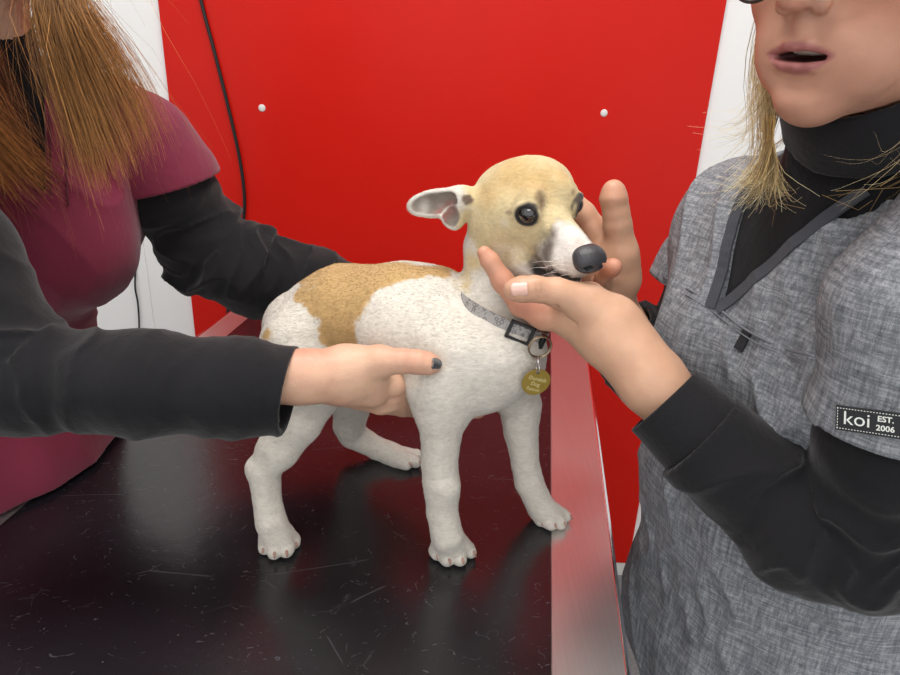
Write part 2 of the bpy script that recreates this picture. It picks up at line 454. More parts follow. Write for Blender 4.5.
m = MB(); m.box((xl + .03, y0 + .05, -.07), (xr - .03, y1 - .05, -.0225), RT, (0, 0, TT)); m.build('under_frame', M_DARKGREY, tb, bevel=.003)
cx = (xl + xr) / 2
m = MB(); m.box((cx - .09, .62, -.78), (cx + .09, .84, -.0705), RT, (0, 0, TT)); m.build('lift_column', M_WHITEP, tb, bevel=.01)
m = MB(); m.box((cx - .26, .30, -TT), (cx + .26, 1.16, -.7805), RT, (0, 0, TT)); m.build('base', M_DARKGREY, tb, bevel=.015)
# rubber mat lying inside the rim
m = MB(); m.box((xl + SL + .0008, y0 + SW + .0008, -.0042), (xr - SW - .0008, y1 - SW - .0008, .0004), RT, (0, 0, TT))
mt = m.build('rubber_mat', M_MAT, bevel=.0004)
tag(mt, 'black scuffed rubber mat covering the examination table inside its steel rim', 'mat')

# ------------------------------------------------------------------ dog
G = TT + .0004
def PT(px, py, r, Y=None):
    """a ball of radius r resting on the table under a pixel"""
    return WZ(px, py, G + r * .93)
D = SDF()
D.px([(298, 327, .745, 35), (345, 322, .735, 52), (405, 327, .70, 59), (462, 348, .675, 61)], .03)
D.px([(497, 350, .655, 50), (480, 360, .655, 50)], .03)
D.px([(440, 303, .69, 33), (458, 314, .685, 30)], .02)
D.px([(478, 332, .675, 45), (503, 290, .683, 38), (499, 250, .69, 33), (507, 225, .69, 33)], .012)
# near foreleg
D.px([(455, 352, .640, 34), (440, 388, .628, 28), (441, 412, .625, 24.5)], .02)
D.px([(441, 412, .625, 24.5), (441, 436, .622, 20.5), (440, 464, .62, 18), (441, 480, .617, 18.2), (442, 492, .616, 17.5), (442, 512, .613, 15.8), (447, 536, .610, 17)], .010, 1, .0025)
D.ball(J(429, 402, .63, 10)[0], .009, .015); D.ball(J(450, 489, .606, 8)[0], .009, .01)
# far foreleg
D.px([(505, 375, .70, 34), (520, 405, .70, 21), (521, 432, .70, 17.5), (525, 464, .695, 13.8), (529, 482, .692, 14), (541, 508, .688, 14)], .014, 1, .0025)
# near hind leg
D.px([(297, 345, .70, 37), (312, 385, .668, 33), (297, 420, .655, 25), (278, 450, .642, 20.5), (264, 470, .635, 16)], .02, 1, .006)
D.px([(264, 470, .635, 16), (267, 498, .628, 14), (271, 520, .62, 15.5)], .004, 1, .0025)
D.ball(J(254, 468, .637, 8)[0], .008, .012)
# far hind leg
D.px([(345, 345, .79, 36), (353, 395, .80, 22), (349, 425, .81, 15.5), (352, 434, .815, 13.5)], .02, 1, .005)
D.px([(352, 434, .815, 13.5), (376, 448, .812, 11), (392, 454, .81, 11)], .004, 1, .003)
claws = []
def paw(top, toes, heel):
    """toes: (px, py, r metres); claws point from the palm to the camera side of each toe"""
    hp = np.array(heel)
    for px, py, r, fw in toes:
        c = PT(px, py, r); D.cone(top[0], top[1], c, r * .98, .003)
        D.cone(c, r, c + nrm(fw) * r * .5 + [0, 0, -r * .08], r * .84, .0015)
        claws.append((c + nrm(fw) * r * 1.25 + np.array([0, 0, r * .15]), nrm(fw), r))
    D.ball(hp, .012, .005)
fwn = np.array([.35, -.9, 0]); fwf = np.array([.62, -.75, 0]); fwh = np.array([.3, -.93, 0]); fhh = np.array([.85, -.5, 0])
paw(J(447, 536, .610, 15), [(436, 551, .0085, fwn + [-.2, 0, 0]), (446, 556, .0095, fwn), (458, 556, .0095, fwn + [.12, 0, 0]), (468, 550, .0085, fwn + [.35, .1, 0])], PT(449, 541, .013))
paw(J(544, 509, .687, 12), [(540, 519, .0075, fwf + [-.5, 0, 0]), (549, 522, .0085, fwf + [-.1, 0, 0]), (558, 521, .0085, fwf), (563, 515, .0078, fwf + [.3, .2, 0])], PT(549, 512, .012))
paw(J(272, 524, .617, 14), [(266, 545, .0085, fwh + [-.3, 0, 0]), (275, 549, .0095, fwh + [-.1, 0, 0]), (286, 548, .0095, fwh), (293, 540, .008, fwh + [.25, .1, 0])], PT(277, 533, .013))
paw(J(390, 454, .81, 10), [(394, 461, .008, fhh + [-.1, -.4, 0]), (404, 463, .009, fhh + [0, -.1, 0]), (413, 461, .009, fhh), (416, 455, .008, fhh + [.1, .3, 0])], PT(400, 458, .012))

# head frame from four anchor points
nE, fE, NO = W(518, 210, .630), W(577, 199.5, .661), W(597, 258, .583)
hs = nrm(fE - nE); mid = (nE + fE) / 2; hf = NO - mid; hf = nrm(hf - hs * (hf @ hs)); hu = np.cross(hf, hs)
HR = np.array([hs, hf, hu])
def HL(s_, f_, u_): return mid + (hs * s_ + hf * f_ + hu * u_) * .001
D.ball(*J(511, 207, .692, 42), .012); D.ball(*J(526, 196, .682, 38), .015); D.ball(*J(543, 192, .676, 31), .015)
D.ball(*J(504, 222, .675, 31), .015)
for sg in (-1, 1):
    D.ell(HL(sg * 21, -16, -20), HR, (.019, .026, .021), .014)           # cheek
    D.ball(HL(sg * 22, 1, -1), .0125, .010)                            # socket
    D.ball(HL(sg * 17, -5, 10), .0098, .012)                              # brow
D.cone(HL(0, 2, -11), .0160, HL(1, 61, -9), .0128, .012)                   # bridge
D.cone(HL(0, 6, -27), .0230, HL(1, 49, -24), .0185, .012)                # muzzle sides
for sg in (-1, 1): D.ell(HL(sg * 8, 46, -28), HR, (.0120, .025, .0125), .010)   # flews
D.ball(HL(1, 65, -14), .0130, .008)
D.ball(*J(541, 270, .640, 12), .01); D.ball(*J(524, 262, .650, 16), .01)
D.cone(HL(0, -12, -52), .024, HL(1, 58, -44), .0125, .004)                 # lower jaw
eyeax = {}
for sg in (-1, 1):
    e = HL(sg * 25.0, 5, -.5); ax_ = nrm(hs * sg * .70 + hf * .70 + hu * .10); eyeax[sg] = (e, ax_)
    fx = nrm(hf - ax_ * (hf @ ax_)); ux = nrm(np.cross(ax_, fx)); ux = ux if ux @ hu > 0 else -ux
    for k_, (lo, hi, rl) in enumerate(((0, math.pi, .0021), (math.pi, 2 * math.pi, .0014))):
        pts = []
        for x in np.linspace(lo, hi, 9):
            rad_ = .0096 if k_ == 0 else .0098
            pts.append((e + fx * math.cos(x) * rad_ * 1.08 + ux * math.sin(x) * rad_ * .86 + ax_ * (.0043), rl))
        D.chain(pts, .0035)
# mouth line
mouth_px = [(536, 269), (545, 272), (553, 272), (567, 277), (580, 280), (592, 277)]
mp = [D.snap(*q) for q in mouth_px]
D.chain([(p[0] + p[1] * .0005, .0016) for p in mp if p], .0015, -1)
# ears : a scooped flap, opening to the camera on the near side
ec = W(437, 203, .688); e0 = nrm(W(410, 205, .70) - W(462, 198, .685)); vv = nrm(ray(437, 203))
e2 = nrm(np.cross(e0, vv)); e1 = np.cross(e2, e0); e1 = e1 if e1 @ vv > 0 else -e1; eR = np.array([e0, e1, e2])
def earset(c0, R_, fl):
    A = lambda x, y, z: c0 + (R_[0] * x + R_[1] * y + R_[2] * z)
    up_ = 1 if R_[2][2] > 0 else -1
    D.ell(A(0, 0, 0), R_, (.033, .0085, .0148), .006)
    D.ell(A(-.016, 0, -.013 * up_), R_, (.0135, .010, .0165), .006)
    D.ell(A(-.028, 0, .000 * up_), R_, (.015, .013, .014), .010)
    holes = [(A(.001, -.0085, 0), (.0285, .0085, .0115)), (A(-.0145, -.010, -.0135 * up_), (.0095, .0105, .0135))]
    for c, r in holes: D.ell(c, R_, r, .003, -1)
    return holes
holes = earset(ec, eR, 1)
hc = HL(0, -40, -20)
def mir(p): return p - hs * 2 * ((p - hc) @ hs)
eM = np.array([v - hs * 2 * (v @ hs) for v in eR])
holes2 = earset(mir(ec), eM, 1)
def dogdisp(P):
    return ((vnoise(P * 90) - .5) * .0010 + (vnoise(P * 40) - .5) * .0016).astype(np.float32)
D.disp = dogdisp; D.amp = .002
V, Q = D.mesh(.0014)
# coat colour: a property of each place on the skin
N3 = np.stack([vnoise(V * 60 + 5), vnoise(V * 130 + 9), vnoise(V * 300)], 1) - .5
JT = 1.0
jit = N3[:, 0] * .010 + N3[:, 1] * .007 + N3[:, 2] * .005
WHT = np.array(lin('d2ccc1')); TAN = np.array(lin('b89765')); CREAM = np.array(lin('cbb990'))
C = np.tile(WHT, (len(V), 1))
def blob(p, r): return np.linalg.norm(V - p, axis=1) - r
def paint(d, c, soft=.004, jt=1.0):
    global C
    a = (1 - smooth01(d + jit * jt, -soft, soft))[:, None]; C = C * (1 - a) + np.array(c) * a
def um(*a):
    d = a[0]
    for x in a[1:]: h = np.clip(.5 + .5 * (x - d) / .01, 0, 1); d = x * (1 - h) + d * h - .01 * h * (1 - h)
    return d
_sc = {}
def sp(px, py):
    if (px, py) not in _sc: r_ = D.snap(px, py); _sc[(px, py)] = r_[0] if r_ else D.nearest(px, py)
    return _sc[(px, py)]
def pb(px, py, r): return blob(sp(px, py), r)
sad = um(pb(345, 303, .030), pb(336, 330, .024), pb(320, 295, .022), pb(368, 280, .026), pb(390, 270, .024), pb(415, 270, .012), pb(440, 272, .012), pb(345, 345, .016), blob(W(350, 268, .75), .06), pb(335, 280, .022), pb(362, 272, .02), pb(303, 290, .012), pb(395, 268, .012), pb(425, 270, .010), blob(W(420, 268, .73), .02), blob(W(455, 262, .71), .02))
paint(sad, TAN, .003, .8)
paint(pb(266, 335, .008), TAN)
hd = um(blob(HL(0, -45, 0), .062), blob(HL(0, -12, 2), .044), pb(485, 238, .022), pb(505, 245, .020), pb(526, 246, .017), pb(543, 228, .013), pb(470, 225, .016), blob(HL(16, 22, 0), .014), blob(HL(22, 5, -20), .024), blob(HL(14, 40, 0), .012))
paint(hd, CREAM, .005, .6)
paint(um(pb(535, 180, .020), pb(510, 172, .022), pb(488, 190, .014), pb(562, 175, .014)), lin('c0a473'), .014)
paint(um(pb(472, 262, .014), pb(467, 275, .009), pb(466, 285, .006)), lin('c9b48a'), .008)
paint(um(pb(515, 255, .008), pb(500, 250, .007)), lin('d8c9ac'), .007)
GR = np.array(lin('675d54')); DK = np.array(lin('262325'))
paint(um(pb(549, 243, .008), pb(546, 253, .009), pb(541, 262, .009), pb(553, 233, .006), pb(533, 262, .004), pb(556, 226, .004)), GR, .008)
paint(um(pb(584, 229, .006), pb(594, 238, .007), pb(601, 243, .006)), lin('7f766c'), .006, .6)
paint(um(pb(568, 238, .0125), pb(575, 233, .009), pb(562, 256, .0105), pb(572, 262, .009), pb(580, 246, .008), pb(557, 224, .004)), lin('ddd5cd'), .004, .6)
paint(pb(579, 243, .006), lin('d9bdb2'), .005)
paint(np.minimum.reduce([np.linalg.norm(V - lerp(mp[i][0], mp[i + 1][0], t), axis=1) for i in range(len(mp) - 1) if mp[i] and mp[i + 1] for t in (0, .33, .66)]) - .0045, lin('57504b'), .0035, .35)
paint(np.minimum.reduce([np.linalg.norm(V - lerp(mp[i][0], mp[i + 1][0], t), axis=1) for i in range(len(mp) - 1) if mp[i] and mp[i + 1] for t in (0, .25, .5, .75, 1)]) - .0022, DK, .0012, .1)
paint(pb(538, 270, .003), DK, .0025, .6)
for sg in (-1, 1):
    e, ax_ = eyeax[sg]
    paint(blob(e + ax_ * .004, .0122), DK, .0012, .12)
    paint(blob(e + hf * .010 + hu * .003 + ax_ * .004, .0045), lin('3a302a'), .002, .3)
    paint(blob(e + hf * .0095 + hu * .013 + ax_ * .002, .004), lin('54473c'), .004, .5)
    paint(blob(e - hf * .0135 + ax_ * .004 - hu * .001, .0035), lin('6d5b4a'), .003, .5)
for HH, RR in ((holes, eR), (holes2, eM)):
    q_ = np.minimum.reduce([np.linalg.norm(((V - c) @ RR.T) / np.array(r), axis=1) for c, r in HH])
    paint((q_ - 1.05) * .02, lin('7f746a'), .001, 0)
    q2 = np.linalg.norm(V - HH[1][0] - (HH[0][0] - HH[1][0]) * .35, axis=1) - .011
    paint(np.maximum(q2, (q_ - 1.05) * .1), lin('93645c'), .005, .5)
paint(pb(468, 198, .0035), lin('6b5a4c'), .003)
paint(um(pb(540, 194, .0022), pb(542, 201, .002), pb(541, 208, .002)), lin('8a7459'), .004, .5)
paint(um(pb(506, 212, .0016), pb(511, 212.5, .002)), lin('6a5a49'), .0022, .3)
paint(pb(573, 192, .0015), lin('8a7459'), .003, .3)
M_FUR = m_fur()
dog = empty('dog', tuple(WZ(400, 520)), 'small white and tan puppy standing on the examination table, chin held in a hand', 'dog')
mesh_obj('body', V, Q, M_FUR, dog, col=C)
print('dog verts', len(V))
# the short coat itself: fine hairs lying back along the body
rs = np.random.RandomState(21); NH = 70000
vis = np.einsum('ij,ij->i', V - EYE, V - EYE)
tri = Q[rs.randint(0, len(Q), NH * 2)]; w_ = rs.dirichlet((1, 1, 1, 1), len(tri))
HP = np.einsum('ij,ijk->ik', w_, V[tri]); HC = np.einsum('ij,ijk->ik', w_, C[tri])
HN = np.cross(V[tri[:, 2]] - V[tri[:, 0]], V[tri[:, 3]] - V[tri[:, 1]]); HN /= np.linalg.norm(HN, axis=1)[:, None] + 1e-12
sgn = np.sign(D.ev(HP + HN * .001, disp=False) - D.ev(HP - HN * .001, disp=False)); HN *= sgn[:, None]
print('normals outward', (sgn > 0).mean())
ok = (np.linalg.norm(HP - eyeax[-1][0], axis=1) > .0135) & (np.linalg.norm(HP - eyeax[1][0], axis=1) > .0135) & (np.linalg.norm(HP - HL(1.5, 76, -8), axis=1) > .017) & (HP[:, 2] > G + .004)
for HH, RR in ((holes, eR), (holes2, eM)):
    q_ = np.minimum.reduce([np.linalg.norm(((HP - c) @ RR.T) / np.array(r), axis=1) for c, r in HH]); ok &= q_ > 1.06
ok &= (np.minimum.reduce([np.linalg.norm(HP - p[0], axis=1) for p in mp if p]) > .004)
CC_ = W(501, 312, .676); cn_ = nrm(nrm(J(497, 250, .69, 1)[0] - J(480, 345, .67, 1)[0]))
ok &= ~((np.abs((HP - CC_) @ cn_) < .011) & (np.linalg.norm(HP - CC_, axis=1) < .062))
HP, HC, HN = HP[ok][:NH], HC[ok][:NH], HN[ok][:NH]
head_w = 1 - smooth01(np.linalg.norm(HP - HL(0, 0, -10), axis=1), .07, .12); leg_w = 1 - smooth01(HP[:, 2], TT + .10, TT + .17)
FL = np.array([-.85, .25, -.35])[None] * (1 - head_w - leg_w * (1 - head_w))[:, None] + (-hf)[None] * head_w[:, None] + np.array([-.1, .05, -1.])[None] * (leg_w * (1 - head_w))[:, None]
FL = FL + .5 * (np.stack([vnoise(HP * 30 + i * 17) for i in range(3)], 1) - .5) + rs.randn(len(HP), 3) * .12
FL -= HN * np.einsum('ij,ij->i', FL, HN)[:, None]; FL /= np.linalg.norm(FL, axis=1)[:, None] + 1e-9
LN = (.0027 * (.6 + .6 * rs.rand(len(HP))) * (1 - .45 * head_w) * (1 - .3 * leg_w))[:, None]
P0 = HP - HN * .0003; P1 = HP + FL * LN * .5 + HN * LN * .13; P2 = HP + FL * LN + HN * LN * .17
r0 = .00017; sd_ = np.cross(FL, HN)
ring = []
for Pp, rr_ in ((P0, r0), (P1, r0 * .8), (P2, r0 * .25)):
    ring += [Pp + sd_ * rr_, Pp - sd_ * rr_ * .5 + HN * rr_ * .85, Pp - sd_ * rr_ * .5 - HN * rr_ * .85]
FV = np.stack(ring, 1).reshape(-1, 3); b_i = np.arange(len(HP))[:, None] * 9
FQ = np.concatenate([b_i + np.array([[lv * 3 + k_, lv * 3 + (k_ + 1) % 3, lv * 3 + 3 + (k_ + 1) % 3, lv * 3 + 3 + k_]]) for lv in (0, 1) for k_ in range(3)])
FC = np.repeat(HC * (1.0 + .11 * rs.randn(len(HP), 1)).clip(.6, 1.35), 9, 0).clip(0, 1)
tf = NT('fur_hair'); af = tf.n('ShaderNodeAttribute', attribute_name='Coat'); tf.set(Base_Color=af.outputs['Color'], Roughness=.7, Specular_IOR_Level=.25)
mesh_obj('short_coat_hair', FV, FQ, tf.m, dog, True, col=FC)
# eyes, nose, claws, whiskers
te = NT('dog_eye'); te.set(Base_Color=lin('0d0907'), Roughness=.03, Specular_IOR_Level=.7, Coat_Weight=1.0, Coat_Roughness=.02)
for sg in (-1, 1):
    e, ax_ = eyeax[sg]; m = MB(); m.ellip(e, HR, (.0106, .0106, .0106), 28, 18); m.build('eye', te.m, dog, smooth=True)
NZ = SDF(); nc = HL(1.5, 76, -8)
NZ.ell(nc, HR, (.0162, .0100, .0112), .004); NZ.ell(nc + hu * .003 - hf * .006, HR, (.0150, .011, .0095), .006)
for sg in (-1, 1):
    NZ.ell(nc + hs * sg * .0070 + hf * .0080 + hu * .0002, HR, (.0034, .0075, .0030), .0012, -1)
    NZ.cone(nc + hs * sg * .009 + hf * .008 + hu * .0002, .0017, nc + hs * sg * .016 + hf * .001 - hu * .0045, .0012, .0015, -1)
NZ.cone(nc + hf * .0125 + hu * .001, .0009, nc + hf * .010 - hu * .012, .0009, .0015, -1)
v, q = NZ.mesh(.0006, 12)
tn = NT('dog_nose'); tn.set(Base_Color=lin('37363a'), Roughness=.38); vo = tn.n('ShaderNodeTexVoronoi'); tn.l(tn.co, vo.inputs[0]); vo.inputs['Scale'].default_value = 900
tn.bump(vo.outputs['Distance'], .0004, .6)
mesh_obj('nose', v, q, tn.m, dog)
M_CLAW = simple('claw_horn', 'a98376', .35)
for c, f, r in claws:
    m = MB(); m.tube([c - f * .004 + [0, 0, .002], c + [0, 0, .0012], c + f * .0035 + [0, 0, -.002]], [.0021, .0018, .0005], 8); m.build('claw', M_CLAW, dog, smooth=True)
M_HAIR = m_strand('hair_strand')
rs = np.random.RandomState(5); W_ = []
for (x, y, Y) in [(548, 268, .606), (553, 262, .600), (560, 265, .597), (557, 272, .597), (566, 270, .590), (572, 266, .588), (563, 259, .597), (570, 274, .588)]:
    p = W(x, y, Y); d = nrm(-hs * .8 - hf * .6 - hu * rs.uniform(.1, .7)); L = rs.uniform(.012, .02)
    W_.append((smooth_path([p, p + d * L * .5, p + d * L + np.array([0, 0, -.002])], 4), lin('d8d2c8'), lin('e8e4dc'), .00022))
strands('whiskers', W_, dog, M_HAIR)

# collar: a flat patterned band around the neck
def collar():
    A = W(462, 298, .69); B_ = W(541, 338, .66)
    c = W(501, 312, .676); a1 = nrm(B_ - A); nx = nrm(nrm(J(497, 250, .69, 1)[0] - J(480, 345, .67, 1)[0])); nx = nrm(nx - a1 * (nx @ a1)); a2 = np.cross(nx, a1)
    return c, a1, a2, nx
cc, ca, cb, cn = collar()
if cb[1] > 0: cb = -cb
rad = []
NS = 96
for i in range(NS):
    th = 2 * math.pi * i / NS; d = ca * math.cos(th) + cb * math.sin(th)
    lo, hi = .01, .12
    for _ in range(22):
        mdd = (lo + hi) / 2
        if D.ev((cc + d * mdd)[None], disp=False)[0] < 0: lo = mdd
        else: hi = mdd
    rad.append(min(lo, .058 - .008 * -math.cos(th) if math.cos(th) > 0 else .058 - .0085 * -math.cos(th)) + .0014)
rad = np.array(rad)
for _ in range(3): rad = np.maximum((np.roll(rad, 1) + rad + np.roll(rad, -1)) / 3, rad * .985)
def cpt(th, w, off=0):
    i = th / (2 * math.pi) * NS; a = int(math.floor(i)) % NS; r = lerp(rad[a], rad[(a + 1) % NS], i - math.floor(i)) + off
    return cc + (ca * math.cos(th) + cb * math.sin(th)) * r + cn * w
V = []; Fc = []; UW = .0062
for i in range(NS):
    th = 2 * math.pi * i / NS
    for w, o in ((-UW, .0), (-UW, .0016), (UW, .0016), (UW, .0)): V.append(cpt(th, w, o))
    for kk in range(4): Fc.append((i * 4 + kk, i * 4 + (kk + 1) % 4, ((i + 1) % NS) * 4 + (kk + 1) % 4, ((i + 1) % NS) * 4 + kk))
tc = NT('collar_webbing'); vo = tc.n('ShaderNodeTexVoronoi'); tc.l(tc.co, vo.inputs[0]); vo.inputs['Scale'].default_value = 170
ring = tc.ramp(vo.outputs['Distance'], [(.22, 0.0), (.27, 1.0), (.36, 1.0), (.41, 0.0)])
dots = tc.ramp(tc.noise(420, 2), [(.6, 0.0), (.66, 1.0)])
tc.set(Base_Color=tc.mix(tc.math('MULTIPLY', tc.math('MAXIMUM', ring, dots), .75), lin('9c9894'), lin('4e484a')), Roughness=.5)
col_ = mesh_obj('collar', V, Fc, tc.m, dog, smooth=False)
def ang(px, py):   # angle of the collar point nearest to a pixel
    best = None
    for i in range(720):
        th = 2 * math.pi * i / 720; p = cpt(th, 0, 0); c = M3.T @ (p - EYE); x, y = c[0] / c[2] * F + CX, c[1] / c[2] * F + CY
        e = (x - px) ** 2 + (y - py) ** 2 + c[2] * 400
        if best is None or e < best[0]: best = (e, th)
    return best[1]
tb_ = ang(515, 342); print('collar angle', tb_)
p = cpt(tb_, 0, .0035); t = nrm(cpt(tb_ + .1, 0, 0) - cpt(tb_ - .1, 0, 0)); nn = nrm(np.cross(t, cn))
if nn @ (EYE - p) < 0: nn = -nn
R = np.array([t, cn, nn]); m = MB(); a, b, w = .0135, .0095, .0028
for (x0, x1, y0_, y1_) in ((-a, a, b - w, b), (-a, a, -b, -b + w), (-a, -a + w, -b, b), (a - w, a, -b, b)):
    m.box((x0, y0_, -.002), (x1, y1_, .0022), R, p)
m.build('buckle', M_BLACKP, col_, bevel=.0008)
# black plastic keeper and split ring
te_ = ang(541, 336); p2 = cpt(te_, -.002, .003)
m = MB(); t2 = nrm(cpt(te_ + .1, 0, 0) - cpt(te_ - .1, 0, 0)); n2 = nrm(np.cross(t2, cn)); n2 = n2 if n2 @ (p2 - cc) > 0 else -n2
m.box((-.003, -.008, -.002), (.003, .0075, .003), np.array([t2, cn, n2]), p2); m.build('keeper', M_BLACKP, col_, bevel=.0008)
M_GOLDR = simple('steel_ring', 'a08f78', .25, 1.0)
rc = W(540, 347, .607); rr = .0115; vx = nrm(np.array([1, .25, 0])); vz = np.array([0, -.12, 1.]); vz = nrm(vz - vx * (vx @ vz))
m = MB()
for o in (-.0008, .0008):
    m.tube([rc + (vx * math.cos(x) + vz * math.sin(x)) * rr + np.cross(vx, vz) * o for x in np.linspace(0, 2 * math.pi, 40, endpoint=False)], .0009, 8, closed=True)
m.build('split_ring', M_GOLDR, col_, smooth=True)
tcn = W(536, 382, .603); hole = tcn + vz * .0125
m = MB(); top = rc - vz * rr
m.tube([top + vz * .001, lerp(top, hole, .35), lerp(top, hole, .6)], .0014, 8)
m.tube([lerp(top, hole, .75) + (np.cross(vx, vz) * math.cos(x) + vz * math.sin(x)) * .0045 for x in np.linspace(0, 2 * math.pi, 20, endpoint=False)], .0007, 8, closed=True)
m.build('tag_link', M_STEEL, col_, smooth=True)
# engraved brass disc: lettering is part of the tag
M_BRASS = simple('brass', 'b59a4a', .38, .85); M_ENG = simple('engraving', 'e8dca0', .5, .3)
TR = .0148; ny = nrm(np.cross(vx, vz)); ny = ny if ny @ (EYE - tcn) > 0 else -ny
V = []; Fc = []; n = 48
for s in (0, 1):
    for rr_ in (.0022, TR):
        for i in range(n):
            a = 2 * math.pi * i / n
            cen = hole * 1.0 - vz * .001 if rr_ < .01 else tcn
            V.append(cen + (vx * math.cos(a) + vz * math.sin(a)) * rr_ + ny * (.0006 if s else -.0006))
for i in range(n):
    j = (i + 1) % n
    Fc += [(2 * n + i, 2 * n + j, 3 * n + j, 3 * n + i)[::-1], (i, j, n + j, n + i), (n + i, n + j, 3 * n + j, 3 * n + i), (i, j, 2 * n + j, 2 * n + i)]
def text_mesh(txt, size, c, R, off=0.0, bold=False):
    """verts and faces of a line of lettering laid on the plane R=(x, y, normal) centred at c"""
    cu = bpy.data.curves.new('t', 'FONT'); cu.body = txt; cu.size = size; cu.align_x = 'CENTER'; cu.align_y = 'CENTER'; cu.resolution_u = 3
    if bold: cu.offset = size * .025
    o = bpy.data.objects.new('t', cu); COL.objects.link(o); bpy.context.view_layer.update()
    me = o.evaluated_get(bpy.context.evaluated_depsgraph_get()).to_mesh()
    v = np.array([tuple(x.co) for x in me.vertices]); f = [tuple(p.vertices) for p in me.polygons]
    bpy.data.objects.remove(o, do_unlink=True); bpy.data.curves.remove(cu)
    v[:, 2] = off; return v @ np.array(R) + c, f
mm = MB(); mm.add(V, Fc); mm.cur = 1
tx = nrm(np.array([1, .25, -.32])); tx = nrm(tx - ny * (tx @ ny)); ty = np.cross(ny, tx)
for s_t, o_, sz in (('Dundalk', .0038, .0060), ('Dog', -.0022, .0060), ('Rescue', -.0082, .0052)):
    v_, f_ = text_mesh(s_t, sz, tcn + ty * o_ + ny * .0008, (tx, ty, ny)); mm.add(v_, f_)
mm.build('name_tag', [M_BRASS, M_ENG], col_)

# ------------------------------------------------------------------ people: shared makers
M_SKIN = m_skin('skin_tone', 'cda489', 'd7b095', 'c5927b')
M_BLACKK = m_knit('black_jersey', '121114', '19181b')
M_MAROON = m_knit('maroon_scrub_cloth', '6f2237', '7c2a40', 700, .0014, .8, .2)
M_GREY = m_scrub_grey()
def fold_disp(chain, amp, freq, seed=0, elbow=None, low=22):
    A = [c[0] for c in chain]; cum = [0]
    for a, b in zip(A[:-1], A[1:]): cum.append(cum[-1] + np.linalg.norm(b - a))
    def f(P):
        best = np.full(len(P), 9.); T = np.zeros(len(P))
        for i, (a, b) in enumerate(zip(A[:-1], A[1:])):
            ab = b - a; t = np.clip((P - a) @ ab / (ab @ ab), 0, 1); d = np.linalg.norm(P - a - t[:, None] * ab, axis=1)
            m = d < best; best = np.where(m, d, best); T = np.where(m, cum[i] + t * np.linalg.norm(ab), T)
        wob = vnoise(P * low + seed) * .055
        q = np.stack([(T + wob) * freq, P[:, 2] * 9 + seed, P[:, 1] * 9], 1)
        n = vnoise(q); r = 1 - np.abs(2 * n - 1)
        g = amp * (.45 + .55 * vnoise(P * 9 + 3 + seed))
        if elbow is not None:
            for c, rad, k in elbow: g = g * (1 + k * np.exp(-((P - c) ** 2).sum(1) / rad ** 2))
        r2 = 1 - np.abs(2 * vnoise(q * 1.9 + 7) - 1); return ((.45 - r ** 3) * 2.2 + (.4 - r2 ** 3) * .8) * g + (vnoise(P * 120) - .5) * .0004
    return f
def cutter(S, planes, hollow=None):
    """planes: (point, outward normal, reach); hollow: (SDF of the inside, point, normal, depth)"""
    def post(P, d):
        for p, n, reach in planes:
            e = (P - p) @ n
            m = np.linalg.norm(P - p, axis=1) < reach if reach else np.ones(len(P), bool)
            d = np.where(m, np.maximum(d, e), d)
        if hollow:
            for I, p, n, dep in hollow:
                m = (np.linalg.norm(P - p, axis=1) < .14)
                if m.any():
                    e = I.ev(P[m]); e = np.maximum(e, -((P[m] - p) @ n) - dep)
                    x = d[m]; d = d.copy(); d[m] = np.maximum(x, -e)
        return d
    S.post = post
def sleeve(chain, cut_p, cut_n, amp=.003, freq=26, seed=0, elbow=None, inner_off=.007, h=.0025, k=.02, extra_cuts=()):
    S = SDF(); S.chain(chain, k); I = SDF(); I.chain([(a, r - inner_off) for a, r in chain], k)
    S.disp = fold_disp(chain, amp, freq, seed, elbow); S.amp = amp * 2
    cutter(S, [(cut_p, cut_n, .25)] + list(extra_cuts), [(I, cut_p, cut_n, .03)])
    return S.mesh(h)
def finger(S, pts, k=.0035, root=.008):
    """pts: list of (position, radius) from the knuckle to the tip, with slightly swollen joints"""
    S.chain(pts[:2], root)
    S.chain(pts[1:], k)
def nail(px, py, S, w, l, along, mat, parent, h=.0011, name='fingernail', label=None):
    """a curved nail plate lying on the fingertip under that pixel"""
    r_ = S.snap(px, py); p, n = r_ if r_ else (S.nearest(px, py), nrm(EYE - W(px, py, 1)))
    a = nrm(along - n * (np.dot(along, n))); b = np.cross(n, a); m = MB(); V = []; Fc = []; NU, NV = 9, 9
    for i in range(NU):
        for j in range(NV):
            u = (i / (NU - 1) - .5) * 2; v = (j / (NV - 1) - .5) * 2
            ww = w * (1 - .25 * max(0, -v) ** 2 - .35 * max(0, v) ** 3)
            V.append(p + b * u * ww + a * v * l + n * (h - .9 * (u * ww) ** 2 / (w * 1.6) - .25 * max(0, v) ** 2 * .001))
    for i in range(NU - 1):
        for j in range(NV - 1): Fc.append((i * NV + j, (i + 1) * NV + j, (i + 1) * NV + j + 1, i * NV + j + 1))
    o = mesh_obj(name, V, Fc, mat, parent, True); s_ = o.modifiers.new('s', 'SOLIDIFY'); s_.thickness = .0006; s_.offset = 1
    if label: o['label'] = label
    return o
def push_out(P, S, m):
    for _ in range(3):
        d = S.ev(P, disp=False); e = .002
        g = np.stack([S.ev(P + np.eye(3)[i] * e, disp=False) - S.ev(P - np.eye(3)[i] * e, disp=False) for i in range(3)], 1)
        g /= np.linalg.norm(g, axis=1)[:, None] + 1e-9
        P = P + g * np.maximum(0, m - d)[:, None]
    return P
